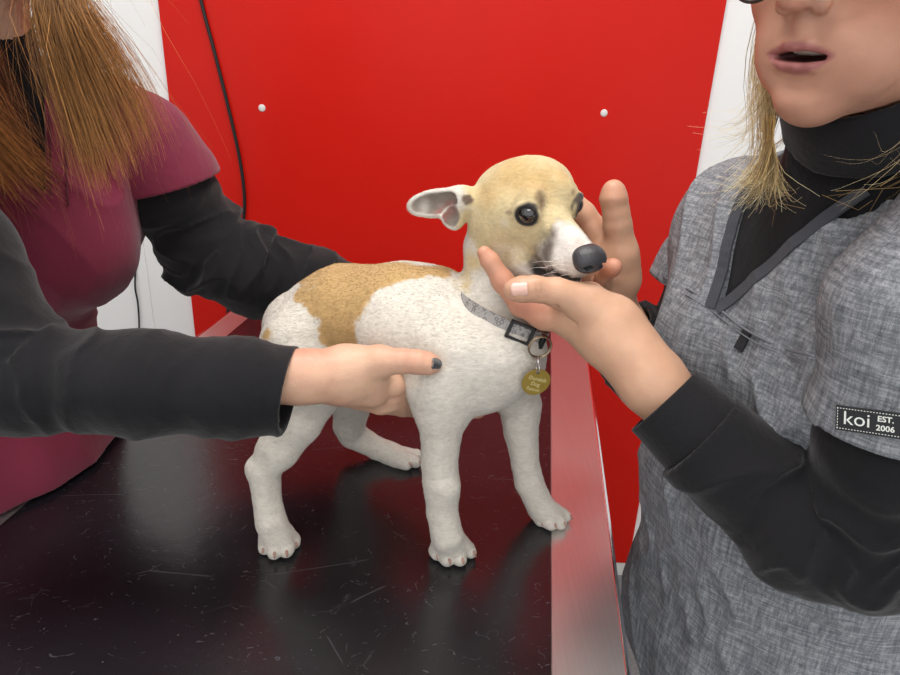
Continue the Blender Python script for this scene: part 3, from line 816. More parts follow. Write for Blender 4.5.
def hair_lock(guides, n, S, seed, c0, c1, spread=.010, rad=.00045, margin=.004, curl=.004, cvar=.25, tipvar=.25, npt=14):
    """strands interpolated between guide polylines (each a list of world points)"""
    rs = np.random.RandomState(seed); G_ = []
    for g in guides:
        g = np.array(smooth_path(g, 8)); t = np.linspace(0, 1, len(g)); tt = np.linspace(0, 1, npt)
        G_.append(np.stack([np.interp(tt, t, g[:, i]) for i in range(3)], 1))
    out = []
    for i in range(n):
        u = rs.rand() * (len(G_) - 1); a = int(u); f = u - a; p = G_[a] * (1 - f) + G_[min(a + 1, len(G_) - 1)] * f
        L = 1 - tipvar * rs.rand() ** 1.5; tt = np.linspace(0, L, npt) * (npt - 1)
        p = np.stack([np.interp(tt, np.arange(npt), p[:, k]) for k in range(3)], 1)
        cl = rs.randint(0, 40); rc_ = np.random.RandomState(cl + seed * 100)
        t = np.linspace(0, 1, npt)[:, None]
        p = p + rs.randn(3) * spread * .5 + rc_.randn(3) * spread * (.3 + t) + rs.randn(3) * curl * t ** 2 + np.sin(t * rs.uniform(3, 9) + rs.rand() * 6) * curl * .5 * rs.randn(3) * t
        v = 1 + cvar * rs.randn() * .7 + cvar * rc_.randn() * 1.1; v = max(.3, v)
        w = rs.rand() ** 3 * .3
        out.append([p, np.clip((np.array(c0) * (1 - w) + np.array(c1) * w) * v, 0, 1), np.clip(np.array(c1) * v, 0, 1), rad * rs.uniform(.6, 1.3)])
    if S is not None:
        A = push_out(np.concatenate([o[0] for o in out]), S, margin)
        for i, o in enumerate(out): o[0] = A[i * npt:(i + 1) * npt]
    return out
def face(S, o, R, sc=1.0):
    """human head on the implicit surface S: origin o between the ear canals and eyes (head centre), R rows = right, forward, up; unit mm"""
    def A(x, y, z): return o + (R[0] * x + R[1] * y + R[2] * z) * .001 * sc
    def e(x, y, z, a, b, c, k=10, op=1): S.ell(A(x, y, z), R, np.array([a, b, c]) * .001 * sc, k * .001, op)
    def c(p, rp, q, rq, k=6, op=1): S.cone(A(*p), rp * .001 * sc, A(*q), rq * .001 * sc, k * .001, op)
    e(0, -12, 38, 74, 92, 78)                 # skull
    e(0, 22, 0, 62, 66, 70, 20)               # face block
    e(0, 32, -38, 50, 48, 48, 22)             # jaw
    c((-44, 6, -48), 15, (0, 62, -74), 16, 18); c((44, 6, -48), 15, (0, 62, -74), 16, 18)
    e(0, 70, -76, 20, 17, 15, 14)             # chin
    e(0, 62, -46, 36, 24, 24, 18)             # mouth mound
    for s in (-1, 1):
        e(s * 40, 52, -10, 26, 26, 24, 16)    # cheeks
        e(s * 24, 76, 34, 24, 12, 8, 10)      # brow
        c((s * 13, 92, -17), 6.5, (s * 9, 95, -12), 7, 5)   # nostril wing
        e(s * 31, 84, 15, 17, 12, 11, 6, -1)  # eye socket
        e(s * 31, 68, 15, 14, 15, 12, 4)      # lids
        c((s * 8, 97, -25), 2.8, (s * 6.5, 95, -17), 2.8, 2, -1)   # nostril hole
        e(s * 76, -4, 0, 7, 17, 30, 6); e(s * 80, 0, 4, 5, 9, 18, 3, -1)  # ear
    c((0, 82, 22), 7, (0, 103, -11), 8.0, 8); e(0, 101, -14, 9.5, 9.5, 7.5, 5)   # nose
    c((0, 87, -24), 4, (0, 86, -40), 5, 8)    # philtrum
    return A

def scalp(A, R, c0, c1, seed):
    """close cap of hair over the skull, open at the face, with its own streaks"""
    S = SDF(); S.ell(A(0, -15, 40), R, (.080, .098, .083), .02); S.ell(A(0, -45, -10), R, (.074, .070, .075), .03)
    S.disp = lambda P: (vnoise(((P - A(0, 0, 0)) @ R.T) * np.array([160, 40, 40])) - .5) * .006; S.amp = .004
    p0 = A(0, 52, 78); n0 = nrm(R[1] * .86 - R[2] * .50); p1 = A(0, 12, -20); n1 = nrm(R[1])
    S.post = lambda P, d: np.maximum(np.maximum(d, (P - p0) @ n0), np.where((P - A(0, 0, 30)) @ R[2] < 0, (P - p1) @ n1, -1.))
    v, q = S.mesh(.003)
    L = (v - A(0, 0, 0)) @ R.T; t = vnoise(L * np.array([300, 30, 30]) + seed)[:, None]
    return v, q, np.array(c0) * (1 - t * .6) + np.array(c1) * t * .4
def build_eyes(A, R, parent, iris):
    mats = [simple('eyeball', 'e6dfd8', .12), simple('iris', iris, .1), simple('pupil', '060606', .05)]
    for s in (-1, 1):
        c = A(s * 31, 70.5, 14.5); m = MB(); m.ellip(c, R, (.0118, .0118, .0118), 24, 16)
        m.cur = 1; m.ellip(c + R[1] * .0076, R, (.0058, .0048, .0058), 20, 12); m.cur = 2; m.ellip(c + R[1] * .0104, R, (.0026, .0024, .0026), 16, 8)
        m.build('eye', mats, parent, smooth=True)
    S = []
    for s in (-1, 1):
        m = MB(); m.tube([A(s * 17, 88, 33), A(s * 28, 90, 37), A(s * 40, 84, 37), A(s * 48, 74, 33)], [.002, .0028, .0024, .001], 8, ry=None)
        m.build('eyebrow', simple('brow_hair', '6a4a30', .8), parent, smooth=True)

def merge(parts):
    V = []; Q = []; b = 0
    for v, q in parts: V.append(v); Q.append(q + b); b += len(v)
    return np.concatenate(V), np.concatenate(Q)
def wp(x, y, z): return np.array([x, y, z], float)
def torso(spine, lat, fwd, rows, grow=0.0, k=.05, shoulders=None, bust=None):
    """rows: (x, y, z, half width, half depth, half height)"""
    S = SDF(); R = np.array([lat, fwd, [0, 0, 1.]])
    for x, y, z, a, b, c in rows: S.ell((x, y, z), R, np.array([a, b, c]) + grow, k)
    if shoulders: S.cone(shoulders[0], shoulders[2] + grow, shoulders[1], shoulders[2] + grow, k)
    for p, r in (bust or []): S.ball(p, r + grow, .04)
    return S
def copyS(S): n = SDF(); n.p = list(S.p); return n
def legs(S, hipL, hipR, footL, footR, r0=.085, r1=.05, fw=None):
    for h, f in ((hipL, footL), (hipR, footR)):
        kn = lerp(np.array(h), np.array(f), .5) + np.array(list(fw) + [0]) * .03
        S.chain([(np.array(h, float), r0), (kn, r0 * .72), (np.array([f[0], f[1], .10]), r1)], .02)
def shoes(person, feet, fw, mat):
    for f in feet:
        S = SDF(); R = np.array([[fw[1], -fw[0], 0], [fw[0], fw[1], 0], [0, 0, 1.]])
        b = np.array([f[0], f[1], 0.0]); d = np.array([fw[0], fw[1], 0.0])
        S.ell(b + d * .05 + [0, 0, .045], R, (.046, .13, .046), .02); S.ell(b - d * .02 + [0, 0, .075], R, (.042, .06, .05), .03)
        S.post = lambda P, dd: np.maximum(dd, .002 - P[:, 2])
        v, q = S.mesh(.006); mesh_obj('shoe', v, q, mat, person)
M_SHOE = simple('shoe_rubber', '24262b', .6)
M_TROU = m_knit('scrub_trousers', '3a3d44', '44474f', 600)
M_NAILG = simple('grey_metal_nail_polish', '77787c', .22, .7); M_NAIL = simple('bare_nail', 'e2b5a6', .28)

# ================================================================== the woman on the left
lat = nrm([.80, .60, 0]); fwd = nrm([.60, -.80, 0])
wl = empty('person', (-.70, .86, 0), 'person with long brown hair and maroon scrub top, steadying the puppy from the left', 'person', None)
rowsL = [(-.553, .812, 1.27, .155, .110, .15), (-.632, .825, 1.09, .135, .11, .17), (-.665, .85, .95, .155, .115, .15), (-.70, .86, .85, .165, .12, .14)]
shL = (wp(-.545, .79, 1.355) - lat * .125, wp(-.545, .79, 1.355) + lat * .135, .055)
bL = [(wp(-.565, .805, 1.225) + fwd * .075 + lat * .07, .062), (wp(-.565, .805, 1.225) + fwd * .075 - lat * .07, .062)]
TLs = torso(None, lat, fwd, rowsL, 0, .05, shL, bL)
# skin: torso, head, arms, legs
neck = [J(-14, 85, .79, 50), J(-22, 40, .775, 44), J(-24, -40, .755, 46)]
hcL = W(-28, -135, .745)
Bd = copyS(TLs); Bd.p = [(q[0], q[1], q[2] - .012, q[3], q[4] - .012, q[5], q[6]) if q[0] == 'c' else (q[0], q[1], q[2], q[3] - .012, q[4], q[5], q[6]) for q in Bd.p]
Bd.chain(neck, .02)
FL_ = frame([.8, -.55, -.25]); AL = face(Bd, hcL, FL_)
legs(Bd, (-.76, .80, .84), (-.67, .93, .84), (-.80, .77, 0), (-.70, .95, 0), .07, .04, fw=(.6, -.8))
nearArm = [J(-190, 125, .70, 40), J(-110, 160, .65, 36), J(-45, 250, .585, 36), J(25, 378, .548, 36), J(140, 383, .557, 33), J(225, 384, .568, 28)]
farArm = [J(120, 115, .875, 34), J(172, 200, .90, 34), J(215, 258, .92, 32), J(300, 288, .94, 26)]
Bd.chain(nearArm, .02); Bd.chain(farArm, .02)
H1 = SDF()
H1.px([(190, 383, .563, 29), (250, 380, .572, 27.5), (300, 377, .583, 24.5), (322, 376, .588, 23.5)], .015)
H1.px([(322, 376, .588, 23.5), (348, 374, .600, 25), (368, 374, .607, 22)], .014)
H1.px([(340, 386, .600, 19), (372, 390, .612, 18)], .012); H1.px([(345, 366, .596, 19), (370, 364, .600, 15)], .012)
H1.px([(352, 364, .598, 16), (380, 361, .595, 14.5), (402, 361, .593, 12.3)], .008); H1.px([(402, 361, .593, 12.6), (418, 362, .594, 11.8), (428, 363.5, .596, 11), (433, 364.5, .598, 9)], .004)
for pts in ([(368, 378, .612, 15), (392, 384, .622, 13), (415, 389, .650, 11), (440, 396, .680, 10)],
            [(366, 386, .612, 14), (390, 394, .628, 12.5), (415, 400, .660, 11), (445, 406, .685, 9)],
            [(362, 392, .612, 14), (388, 400, .632, 12), (415, 406, .668, 10), (450, 410, .695, 8.5), (478, 411.5, .705, 7)],
            [(354, 396, .612, 13), (380, 403, .630, 11), (402, 407, .655, 9.5), (418, 410, .675, 8)]):
    H1.px(pts, .0035)
H1.disp = lambda P: (vnoise(P * 85) - .5) * .0010; H1.amp = .001
# far hand, curled over the far flank of the dog
H2 = SDF()
H2.px([(290, 287, .938, 26), (340, 296, .932, 23), (372, 302, .915, 22), (400, 306, .895, 23)], .014)
for dy, o, L in ((-12, 0, 1.0), (-4, .004, 1.1), (5, .004, 1.05), (14, 0, .85)):
    H2.px([(400, 306 + dy, .893 + o, 9.5), (400 + 24 * L, 308 + dy, .872 + o, 8.5), (400 + 42 * L, 311 + dy, .842, 7.8), (400 + 52 * L, 314 + dy, .822, 7)], .003)
H2.px([(385, 296, .90, 12), (392, 290, .862, 9.5), (398, 292, .835, 8.5)], .004)
mb_, mh1, mh2 = Bd.mesh(.005), H1.mesh(.0016), H2.mesh(.002)
v, q = merge([mb_, mh1, mh2])
bodyL = mesh_obj('body', v, q, M_SKIN, wl)
nail(437, 364, H1, .0058, .0062, W(441, 364, .6) - W(420, 362, .594), M_NAILG, bodyL, h=.0009, label='grey metallic painted thumb nail')
# undershirt: body of the shirt with a crew neck, plus two long sleeves
U = torso(None, lat, fwd, rowsL, .003, .05, shL, bL); U.chain([(neck[0][0], neck[0][1] + .004), (lerp(neck[1][0], neck[2][0], .25), neck[1][1] + .004)], .025)
nk = W(8, 44, .72); cutter(U, [(W(8, 43, .74), nrm([.25, -.34, .9]), .18), (wp(0, 0, .97), wp(0, 0, -1), 0)])
slN = [J(-190, 125, .70, 50), J(-110, 160, .64, 53), J(-45, 250, .58, 52), J(22, 378, .545, 53), J(140, 383, .555, 50.5), (J(235, 388, .568, 46.5)), J(320, 392, .582, 45)]
cN = W(290, 391, .577); nN = nrm(W(340, 399, .577) - W(290, 391, .577))
e1 = [(J(40, 350, .50, 1)[0], .06, 1.3)]
s1 = sleeve(slN, cN, nN, .0019, 24, 4, e1)
slF = [J(120, 125, .875, 40), J(168, 195, .90, 43), J(208, 250, .92, 45), J(262, 276, .93, 42), J(310, 286, .938, 36), J(385, 301, .915, 27)]
e2 = [(J(225, 265, .9, 1)[0], .07, 1.2)]
cF = W(362, 297, .917)
s2 = sleeve(slF, cF, nrm(slF[-1][0] - slF[-2][0]), .0042, 26, 9, e2)
v, q = merge([U.mesh(.004), s1, s2])
mesh_obj('undershirt', v, q, M_BLACKK, wl)
# maroon scrub top with a V neck and short sleeves
T = torso(None, lat, fwd, rowsL, .012, .05, shL, bL)
T.ell(wp(-.672, .80, .94), np.array([lat, fwd, [0, 0, 1.]]), (.195, .218, .14), .06)
Tsolid = copyS(T)
shs = [J(105, 120, .865, 44), J(142, 147, .885, 49), J(165, 182, .895, 51), J(182, 217, .90, 53)]

shn = [J(-200, 120, .71, 52), J(-120, 150, .65, 58), J(-75, 215, .605, 60)]
hem1 = W(184, 180, .90); hn1 = nrm(W(196, 215, .90) - W(180, 172, .895)); hem2 = W(-68, 208, .60); hn2 = nrm(shn[2][0] - shn[1][0])
vb = (T.snap(47, 196) or (W(47, 196, .69),))[0]
vt = (T.snap(42, 75) or (W(42, 75, .72),))[0]; vsl = ((vt - vb) @ lat) / (vt[2] - vb[2]); vce = ((neck[0][0] - vb) @ lat) / (neck[0][0][2] - vb[2])
vle = 2 * vce - vsl; print('V', vb, vsl, vce, vle)
chest_c = wp(-.56, .80, 0)
vs = {}
def vopen(P, grow=0.0):
    """signed distance to the V opening, in the chest's own side / height plane"""
    a = (P - vb) @ lat; z = P[:, 2] - vb[2]
    return np.maximum(np.maximum(a - z * vsl, z * vle - a) * .92, -z) - grow
def postT(P, d):
    fr = (P - chest_c) @ fwd
    d = np.where(fr > -.02, np.maximum(d, -vopen(P)), d)
    nk_ = np.linalg.norm((P - neck[0][0]) - np.outer((P - neck[0][0]) @ nrm(neck[1][0] - neck[0][0]), nrm(neck[1][0] - neck[0][0])), axis=1)
    d = np.where(P[:, 2] > 1.36, np.maximum(d, .070 - nk_), d)
    edge = (P - pL) @ rt       # keep clear of the table below its top
    d = np.where(P[:, 2] < TT + .004, np.maximum(d, edge + .008), d)
    d = np.maximum(d, .80 - P[:, 2])
    return d
T.post = postT
def foldT(P):
    a = (P @ lat); n = vnoise(np.stack([a * 14, P @ fwd * 5, P[:, 2] * 4 + a * 6], 1)); n2 = vnoise(np.stack([a * 30, P @ fwd * 12, P[:, 2] * 7 - a * 12], 1))
    d_ = vnoise(np.stack([(a + P[:, 2] * .8) * 16, (a - P[:, 2]) * 5, P @ fwd * 6], 1)); return (n - .5) * .014 + (n2 - .5) * .006 + (.35 - (1 - np.abs(2 * d_ - 1)) ** 4) * .006
T.disp = foldT; T.amp = .012
v, q = merge([T.mesh(.003), sleeve(shs, hem1, hn1, .0012, 14, 41, None, .006), sleeve(shn, hem2, hn2, .0012, 14, 42, None, .006)])
top = mesh_obj('scrub_top', v, q, M_MAROON, wl)
# folded neckline facing of the scrub top
m = MB()
def vedge(sgn, zs, grow, S=Tsolid, off=.0):
    out = []
    for z in zs:
        a = z * vsl + grow if sgn > 0 else z * vle - grow; p = vb + lat * a + np.array([0, 0, z])
        t = np.linspace(.15, -.15, 300)[:, None]; L = p + fwd * t; d = S.ev(L); i = np.argmax(d < .0)
        if i: out.append(L[i] + fwd * off)
    return out
for sg in (-1, 1):
    for gr in (.004, .020):
        P_ = vedge(sg, np.linspace(-.012 if gr > .01 else .0, .15, 14), gr, off=.0015)
        if len(P_) > 3: m.tube(P_, .0011, 6)
m.build('neckline_stitching', simple('maroon_thread', '5a1a2c', .8), top, smooth=True)
# trousers and shoes
TR_ = SDF(); TR_.ell(wp(-.72, .865, .86), np.array([lat, fwd, [0, 0, 1.]]), (.165, .125, .12), .04); legs(TR_, (-.76, .80, .80), (-.68, .93, .80), (-.80, .77, 0), (-.70, .95, 0), .098, .075, (.6, -.8))
TR_.post = lambda P, d: np.maximum(np.maximum(d, P[:, 2] - .90), np.maximum(.07 - P[:, 2], (P - pL) @ rt + .008)); v, q = TR_.mesh(.006); mesh_obj('scrub_trousers', v, q, M_TROU, wl)
shoes(wl, ((-.80, .77), (-.70, .95)), nrm([.6, -.8]), M_SHOE)
# long hair, falling in front of both shoulders
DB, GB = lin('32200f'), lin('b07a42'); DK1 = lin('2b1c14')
hairS = copyS(Tsolid); hairS.chain(neck, .02); hairS.ell(AL(0, -10, 20), FL_, (.074, .092, .095), .02)
def G(*pts): return [W(*p) for p in pts]
cl = [AL(-4, 15, 119), AL(-66, 8, 85), AL(-86, 8, 20)]; cr_ = [AL(4, 15, 119), AL(66, 12, 85), AL(86, 12, 20)]; sb_ = AL(-82, 0, -60); sr_ = AL(82, 10, -60)
gR = [cl + [AL(-80, 22, -60)] + G((40, -5, .69), (58, 80, .675), (78, 150, .67), (90, 190, .67)),
      cl + [AL(-82, 12, -60)] + G((50, -10, .69), (70, 60, .69), (98, 130, .68), (112, 172, .68)),
      cl + [AL(-86, 2, -60)] + G((62, -10, .70), (95, 50, .70), (125, 110, .70), (138, 160, .70)),
      cl + [AL(-88, -8, -60)] + G((75, -10, .73), (115, 40, .73), (148, 100, .735), (163, 135, .74))]
gL = [cr_ + [AL(80, 20, -60)] + G((-70, 0, .645), (-40, 90, .64), (15, 150, .66), (55, 180, .68)),
      cr_ + [AL(84, 10, -60)] + G((-90, 0, .625), (-55, 90, .62), (-10, 150, .64), (25, 195, .66)),
      cr_ + [AL(88, 0, -60)] + G((-115, 0, .615), (-95, 90, .61), (-50, 160, .62), (-20, 215, .64))]
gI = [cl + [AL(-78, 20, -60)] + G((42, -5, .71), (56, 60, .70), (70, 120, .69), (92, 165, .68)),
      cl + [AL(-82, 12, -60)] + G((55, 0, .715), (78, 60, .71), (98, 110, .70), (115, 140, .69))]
gLf = [cr_ + [AL(78, 22, -60)] + G((-45, -10, .67), (-28, 40, .68), (-6, 100, .685), (20, 150, .68), (46, 178, .68)),
       cr_ + [AL(80, 14, -60)] + G((-62, -10, .66), (-40, 40, .66), (-15, 100, .66), (8, 150, .67), (30, 185, .67))]
gB = [[AL(x, -20, 118), AL(x * 2.4, -75, 80), AL(x * 2.4, -108, 0), AL(x * 2.2, -100, -90), AL(x * 2, -92, -190), AL(x * 2, -88, -290)] for x in (-30, -15, 0, 15, 30)]
st = hair_lock(gR, 1500, hairS, 11, DB, GB, .006, .00042, .006, .007)
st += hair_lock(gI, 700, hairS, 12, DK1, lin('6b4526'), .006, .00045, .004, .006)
st += hair_lock(gL, 1000, hairS, 13, DB, lin('96602f'), .007, .00045, .006, .007)
st += hair_lock(gLf, 600, hairS, 14, DK1, lin('7d4d26'), .006, .00042, .005, .008)
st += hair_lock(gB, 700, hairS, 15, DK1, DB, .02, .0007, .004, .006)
st += hair_lock([g for g in gR], 60, hairS, 16, GB, GB, .03, .0002, .006, .02)
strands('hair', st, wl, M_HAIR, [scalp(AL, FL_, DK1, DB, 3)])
build_eyes(AL, FL_, wl, '4a3220')

# ================================================================== the woman on the right
latR = nrm([.47, -.88, 0]); fwdR = nrm([-.88, -.47, 0])
wr = empty('person', (.39, .63, 0), 'person in grey scrub top over black turtleneck, cupping the puppy\'s chin', 'person', None)
rowsR = [(.366, .610, 1.23, .160, .100, .17), (.364, .620, 1.04, .150, .112, .16), (.404, .62, .90, .160, .122, .15), (.408, .625, .82, .165, .127, .14)]
cs = wp(.36, .615, 1.335)
shR = (cs - latR * .112 - wp(0, 0, .045), cs + latR * .130, .050)
bR = [(wp(.362, .610, 1.19) + fwdR * .056 + latR * .07, .057), (wp(.362, .610, 1.19) + fwdR * .054 - latR * .07, .054)]
TRs = torso(None, latR, fwdR, rowsR, 0, .05, shR, bR)
FR = frame(nrm([-.88, -.50, -.06]))
lips = W(797, 52, .497); HO = lips - FR[1] * .089 + FR[2] * .046
Bd = copyS(TRs); Bd.p = [(q[0], q[1], q[2] - .012, q[3], q[4] - .012, q[5], q[6]) if q[0] == 'c' else (q[0], q[1], q[2], q[3] - .012, q[4], q[5], q[6]) for q in Bd.p]
neckR = [(cs + wp(0, 0, .01), .056), (lerp(cs, HO, .45), .053), (HO - FR[1] * .022 - FR[2] * .03, .056)]
Bd.chain(neckR, .02)
legs(Bd, (.46, .55, .84), (.42, .71, .84), (.45, .53, 0), (.41, .72, 0), .07, .04, fw=(-.88, -.47))
nearA = [J(985, 235, .47, 50), J(905, 310, .455, 48), J(888, 430, .45, 46), J(862, 535, .455, 44), J(800, 520, .475, 42), J(735, 465, .50, 36)]
farA = [J(772, 215, .745, 38), J(708, 290, .75, 36), J(688, 385, .745, 34), J(655, 360, .735, 30)]
Bd.chain(nearA, .02); Bd.chain(farA, .02)
Hd = SDF(); Hd.chain([(q_[0], q_[1] - .002) for q_ in neckR[1:]], .02); A = face(Hd, HO, FR)
def fe(x, y, z, a, b, c, k=10, op=1): Hd.ell(A(x, y, z), FR, np.array([a, b, c]) * .001, k * .001, op)
def fc(p, rp, q, rq, k=6, op=1): Hd.cone(A(*p), rp * .001, A(*q), rq * .001, k * .001, op)
fe(3, 82, -48.0, 26, 18, 5.0, 3, -1)                                     # open mouth
for s in (-1, 1):
    fc((0, 90, -42.5), 2.9, (s * 7, 89.2, -41.6), 3.0, 4); fc((s * 7, 89.2, -41.6), 3.0, (s * 24, 78, -46.5), 2.0, 4)      # upper lip
    fc((0, 88.2, -56.5), 3.9, (s * 10, 86.5, -56), 3.8, 4); fc((s * 10, 86.5, -56), 3.8, (s * 24, 77, -49), 1.9, 4)          # lower lip
    fe(s * 29, 60, -48, 17, 18, 22, 22)
fe(0, 93, -66, 15, 9, 5, 12, -1)                  # crease above the chin
fe(0, 86, -49.2, 21, 16, 2.9, 2, -1)
Hd.disp = lambda P: (vnoise(P * 110) - .5) * .0006; Hd.amp = .001
# near hand: palm up under the chin
N1 = SDF()
N1.px([(735, 465, .50, 35), (700, 435, .52, 33), (648, 377, .555, 31), (622, 345, .575, 30.5), (606, 330, .588, 32)], .015)
N1.px([(606, 328, .590, 33), (578, 314, .604, 28)], .014)
N1.px([(612, 322, .580, 24), (588, 304, .584, 19), (556, 292, .578, 14.5)], .010)
N1.px([(556, 292, .578, 14.2), (534, 289, .573, 13), (521, 289.5, .571, 12.5), (514, 290, .571, 10.5)], .004)
for pts in ([(575, 316, .604, 20), (545, 313, .612, 17), (522, 303, .617, 13.5), (503, 281, .626, 11), (490, 261, .632, 9), (484, 253, .634, 7)],
            [(578, 314, .615, 18), (548, 311, .628, 14), (526, 300, .638, 12), (514, 289, .645, 10)],
            [(582, 308, .630, 17), (555, 305, .648, 13), (545, 298, .672, 11), (541, 290, .69, 9)],
            [(586, 304, .642, 15), (566, 300, .665, 11), (556, 294, .685, 9), (552, 287, .70, 8)]):
    N1.px(pts, .004)
N1.px([(572, 300, .60, 16), (590, 298, .625, 16)], .012)
cr = lambda a, r=.0009: N1.chain([((lambda w: w[0])(N1.snap(*q) or (W(q[0], q[1], .6),)), r) for q in a], .003, -1)
cr([(556, 306), (562, 315), (575, 324)], .0016)
for dx in (0, 5): cr([(537 + dx, 284 + dx * .3), (538 + dx, 292), (540 + dx, 299)], .0011)
N1.disp = lambda P: (vnoise(P * 85) - .5) * .0010; N1.amp = .001
# far hand: upright behind the muzzle, thumb up
N2 = SDF()
N2.px([(648, 362, .735, 27), (624, 325, .725, 20), (613, 300, .718, 20)], .015)
N2.px([(613, 298, .716, 20), (611, 272, .714, 23), (610, 258, .714, 21)], .012)
N2.px([(605, 285, .716, 20), (600, 262, .716, 17)], .012)
N2.px([(624, 280, .708, 17), (621, 254, .704, 16), (617.5, 224, .700, 14)], .010)
N2.px([(617.5, 224, .700, 13.6), (616, 212, .699, 13), (613.5, 198, .699, 13.4), (613.5, 191, .700, 11.5)], .004)
for pts in ([(606, 248, .718, 15), (595, 230, .726, 13), (584, 214, .730, 11.5), (572, 200, .732, 10)],
            [(600, 256, .722, 14), (582, 244, .735, 11.5), (566, 234, .738, 10), (552, 226, .738, 9)],
            [(598, 268, .722, 13), (578, 262, .732, 11), (562, 256, .735, 10), (550, 250, .73, 9)],
            [(606, 290, .712, 12), (601, 285, .690, 10), (604, 275, .668, 9), (611, 268.5, .652, 8.8), (613, 267, .648, 8.5)]):
    N2.px(pts, .004)
N2.disp = lambda P: (vnoise(P * 85) - .5) * .0010; N2.amp = .001
parts = [Bd.mesh(.005), Hd.mesh(.0018), N1.mesh(.0015), N2.mesh(.0015)]
v, q = merge(parts)
# natural skin tone of each place: lips, inside of the mouth, palms
SK = np.tile(np.array(lin('cfa589')), (len(v), 1))
def tone(d, c, s): 
    global SK
    a = (1 - smooth01(d, -s, s))[:, None]; SK = SK * (1 - a) + np.array(lin(c)) * a
tone(np.linalg.norm(v - HO, axis=1) - .14, 'c2917a', .02)
L_ = (v - HO) @ FR.T * 1000
ax2 = np.abs(L_[:, 0]) / 24
zu = -38.6 - ax2 ** 1.6 * 7.6 - np.exp(-(L_[:, 0] / 3) ** 2) * 1.0; zl = -60.6 + ax2 ** 2 * 10.4
tone(np.where((L_[:, 1] > 68), np.maximum(L_[:, 2] - zu, zl - L_[:, 2]), 9.), 'a86c68', 1.3)
tone(np.where((L_[:, 1] < 82) & (L_[:, 1] > 55) & (ax2 < .85), np.abs(L_[:, 2] + 48.5) - 4.0 * np.clip(1.05 - ax2 ** 2, 0, 1), 9.), '4a2322', .6)
for s in (-1, 1): tone(np.linalg.norm(v - A(s * 42, 66, -14), axis=1) - .018, 'bd8068', .014)
tone(np.linalg.norm(v - A(0, 106, -20), axis=1) - .010, 'c98f7a', .008)
tone(N1.ev(v) * 0 + np.linalg.norm(v - W(520, 300, .60), axis=1) - .030, 'c88b72', .022)
for c in ((500, 275, .63), (487, 256, .635), (613, 195, .70), (590, 225, .73), (613, 267, .648), (605, 250, .715)): tone(np.linalg.norm(v - W(*c), axis=1) - .010, 'c8836c', .012)
ts = NT('skin_toned'); at_ = ts.n('ShaderNodeAttribute', attribute_name='Coat'); nz = ts.noise(30, 4)
ts.set(Base_Color=ts.mix(1.0, at_.outputs['Color'], ts.ramp(nz, [(.3, lin('efe9e6')), (.7, lin('fffdfb'))]), 'MULTIPLY'), Roughness=.46, Subsurface_Weight=.12, Subsurface_Radius=(.012, .004, .002), Subsurface_Scale=.6, Specular_IOR_Level=.4)
ts.bump(ts.math('ADD', ts.noise(420, 3, .6), ts.noise(150, 3)), .0005, .3)
bodyR = mesh_obj('body', v, q, ts.m, wr, col=SK)
m = MB(); m.ellip(A(0, 72, -45), FR, (.018, .008, .0038), 20, 8)
m.build('teeth', simple('tooth_enamel', 'cfc3b4', .3), bodyR, smooth=True)
nail(519, 289, N1, .0072, .0075, W(508, 289, .57) - W(530, 288, .572), M_NAIL, bodyR, h=.0007)
build_eyes(A, FR, wr, '5c7078')
# spectacles
m = MB()
for s in (-1, 1):
    m.tube([A(s * 33 + 25 * math.cos(x), 100 - 5 * math.cos(x) * s, 5 + 19.5 * math.sin(x)) for x in np.linspace(0, 2 * math.pi, 36, endpoint=False)], .0013, 8, closed=True)
    m.tube([A(s * 57, 96, 12), A(s * 74, 70, 14), A(s * 80, 0, 14), A(s * 78, -20, 2)], .0014, 8)
m.tube([A(-9, 103, 10), A(0, 107, 12), A(9, 103, 10)], .0015, 8)
m.build('spectacles', simple('dark_spectacle_frame', '1d1714', .3), wr, smooth=True)

# black turtleneck with long sleeves, ribbed cuffs
U = torso(None, latR, fwdR, rowsR, .003, .05, shR, bR)
U.chain([(neckR[0][0] + [0, 0, -.02], .066), (lerp(neckR[0][0], neckR[1][0], .85), .0605)], .02)
cutter(U, [(wp(0, 0, .90), wp(0, 0, -1), 0)])
U.disp = lambda P: (vnoise(P * np.array([18, 18, 10])) - .5) * .008; U.amp = .006
TN = SDF(); tdir = nrm(neckR[1][0] - neckR[0][0] + FR[1] * .01); t0 = neckR[0][0] + tdir * .002
TN.chain([(t0 + latR * .006, .062), (t0 + latR * .006 + tdir * .048, .0595), (t0 + latR * .006 + tdir * .115, .062)], .01)
ptop = W(826, 118, .53); ntop = nrm(tdir - latR * .30 - FR[1] * .15)
TN.disp = lambda P: (vnoise(P * 26) - .5) * .004; TN.amp = .003
TI = SDF().chain([(t0 + latR * .006, .055), (t0 + latR * .006 + tdir * .12, .055)], .01)
cutter(TN, [(ptop, ntop, 0), (W(835, 188, .53), -tdir, 0)], [(TI, ptop, ntop, .035)])
slR = [J(985, 235, .47, 66), J(905, 310, .455, 64), J(890, 430, .45, 62), J(862, 540, .455, 62), J(800, 527, .472, 56), J(738, 470, .50, 49), J(700, 438, .515, 44), J(650, 392, .55, 40)]
cR = W(700, 436, .516); nR = nrm(W(665, 405, .535) - W(735, 468, .50))
sR1 = sleeve(slR, cR, nR, .0030, 22, 21, [(J(850, 520, .42, 1)[0], .08, 1.3)])
slR2 = [J(772, 215, .745, 40), J(712, 288, .75, 43), J(690, 375, .745, 46), J(655, 366, .735, 43), J(600, 312, .718, 37)]
cR2 = W(620, 332, .724); sR2 = sleeve(slR2, cR2, nrm(slR2[-1][0] - slR2[-2][0]), .0035, 26, 33)
v, q = merge([U.mesh(.004), TN.mesh(.0025), sR1, sR2])
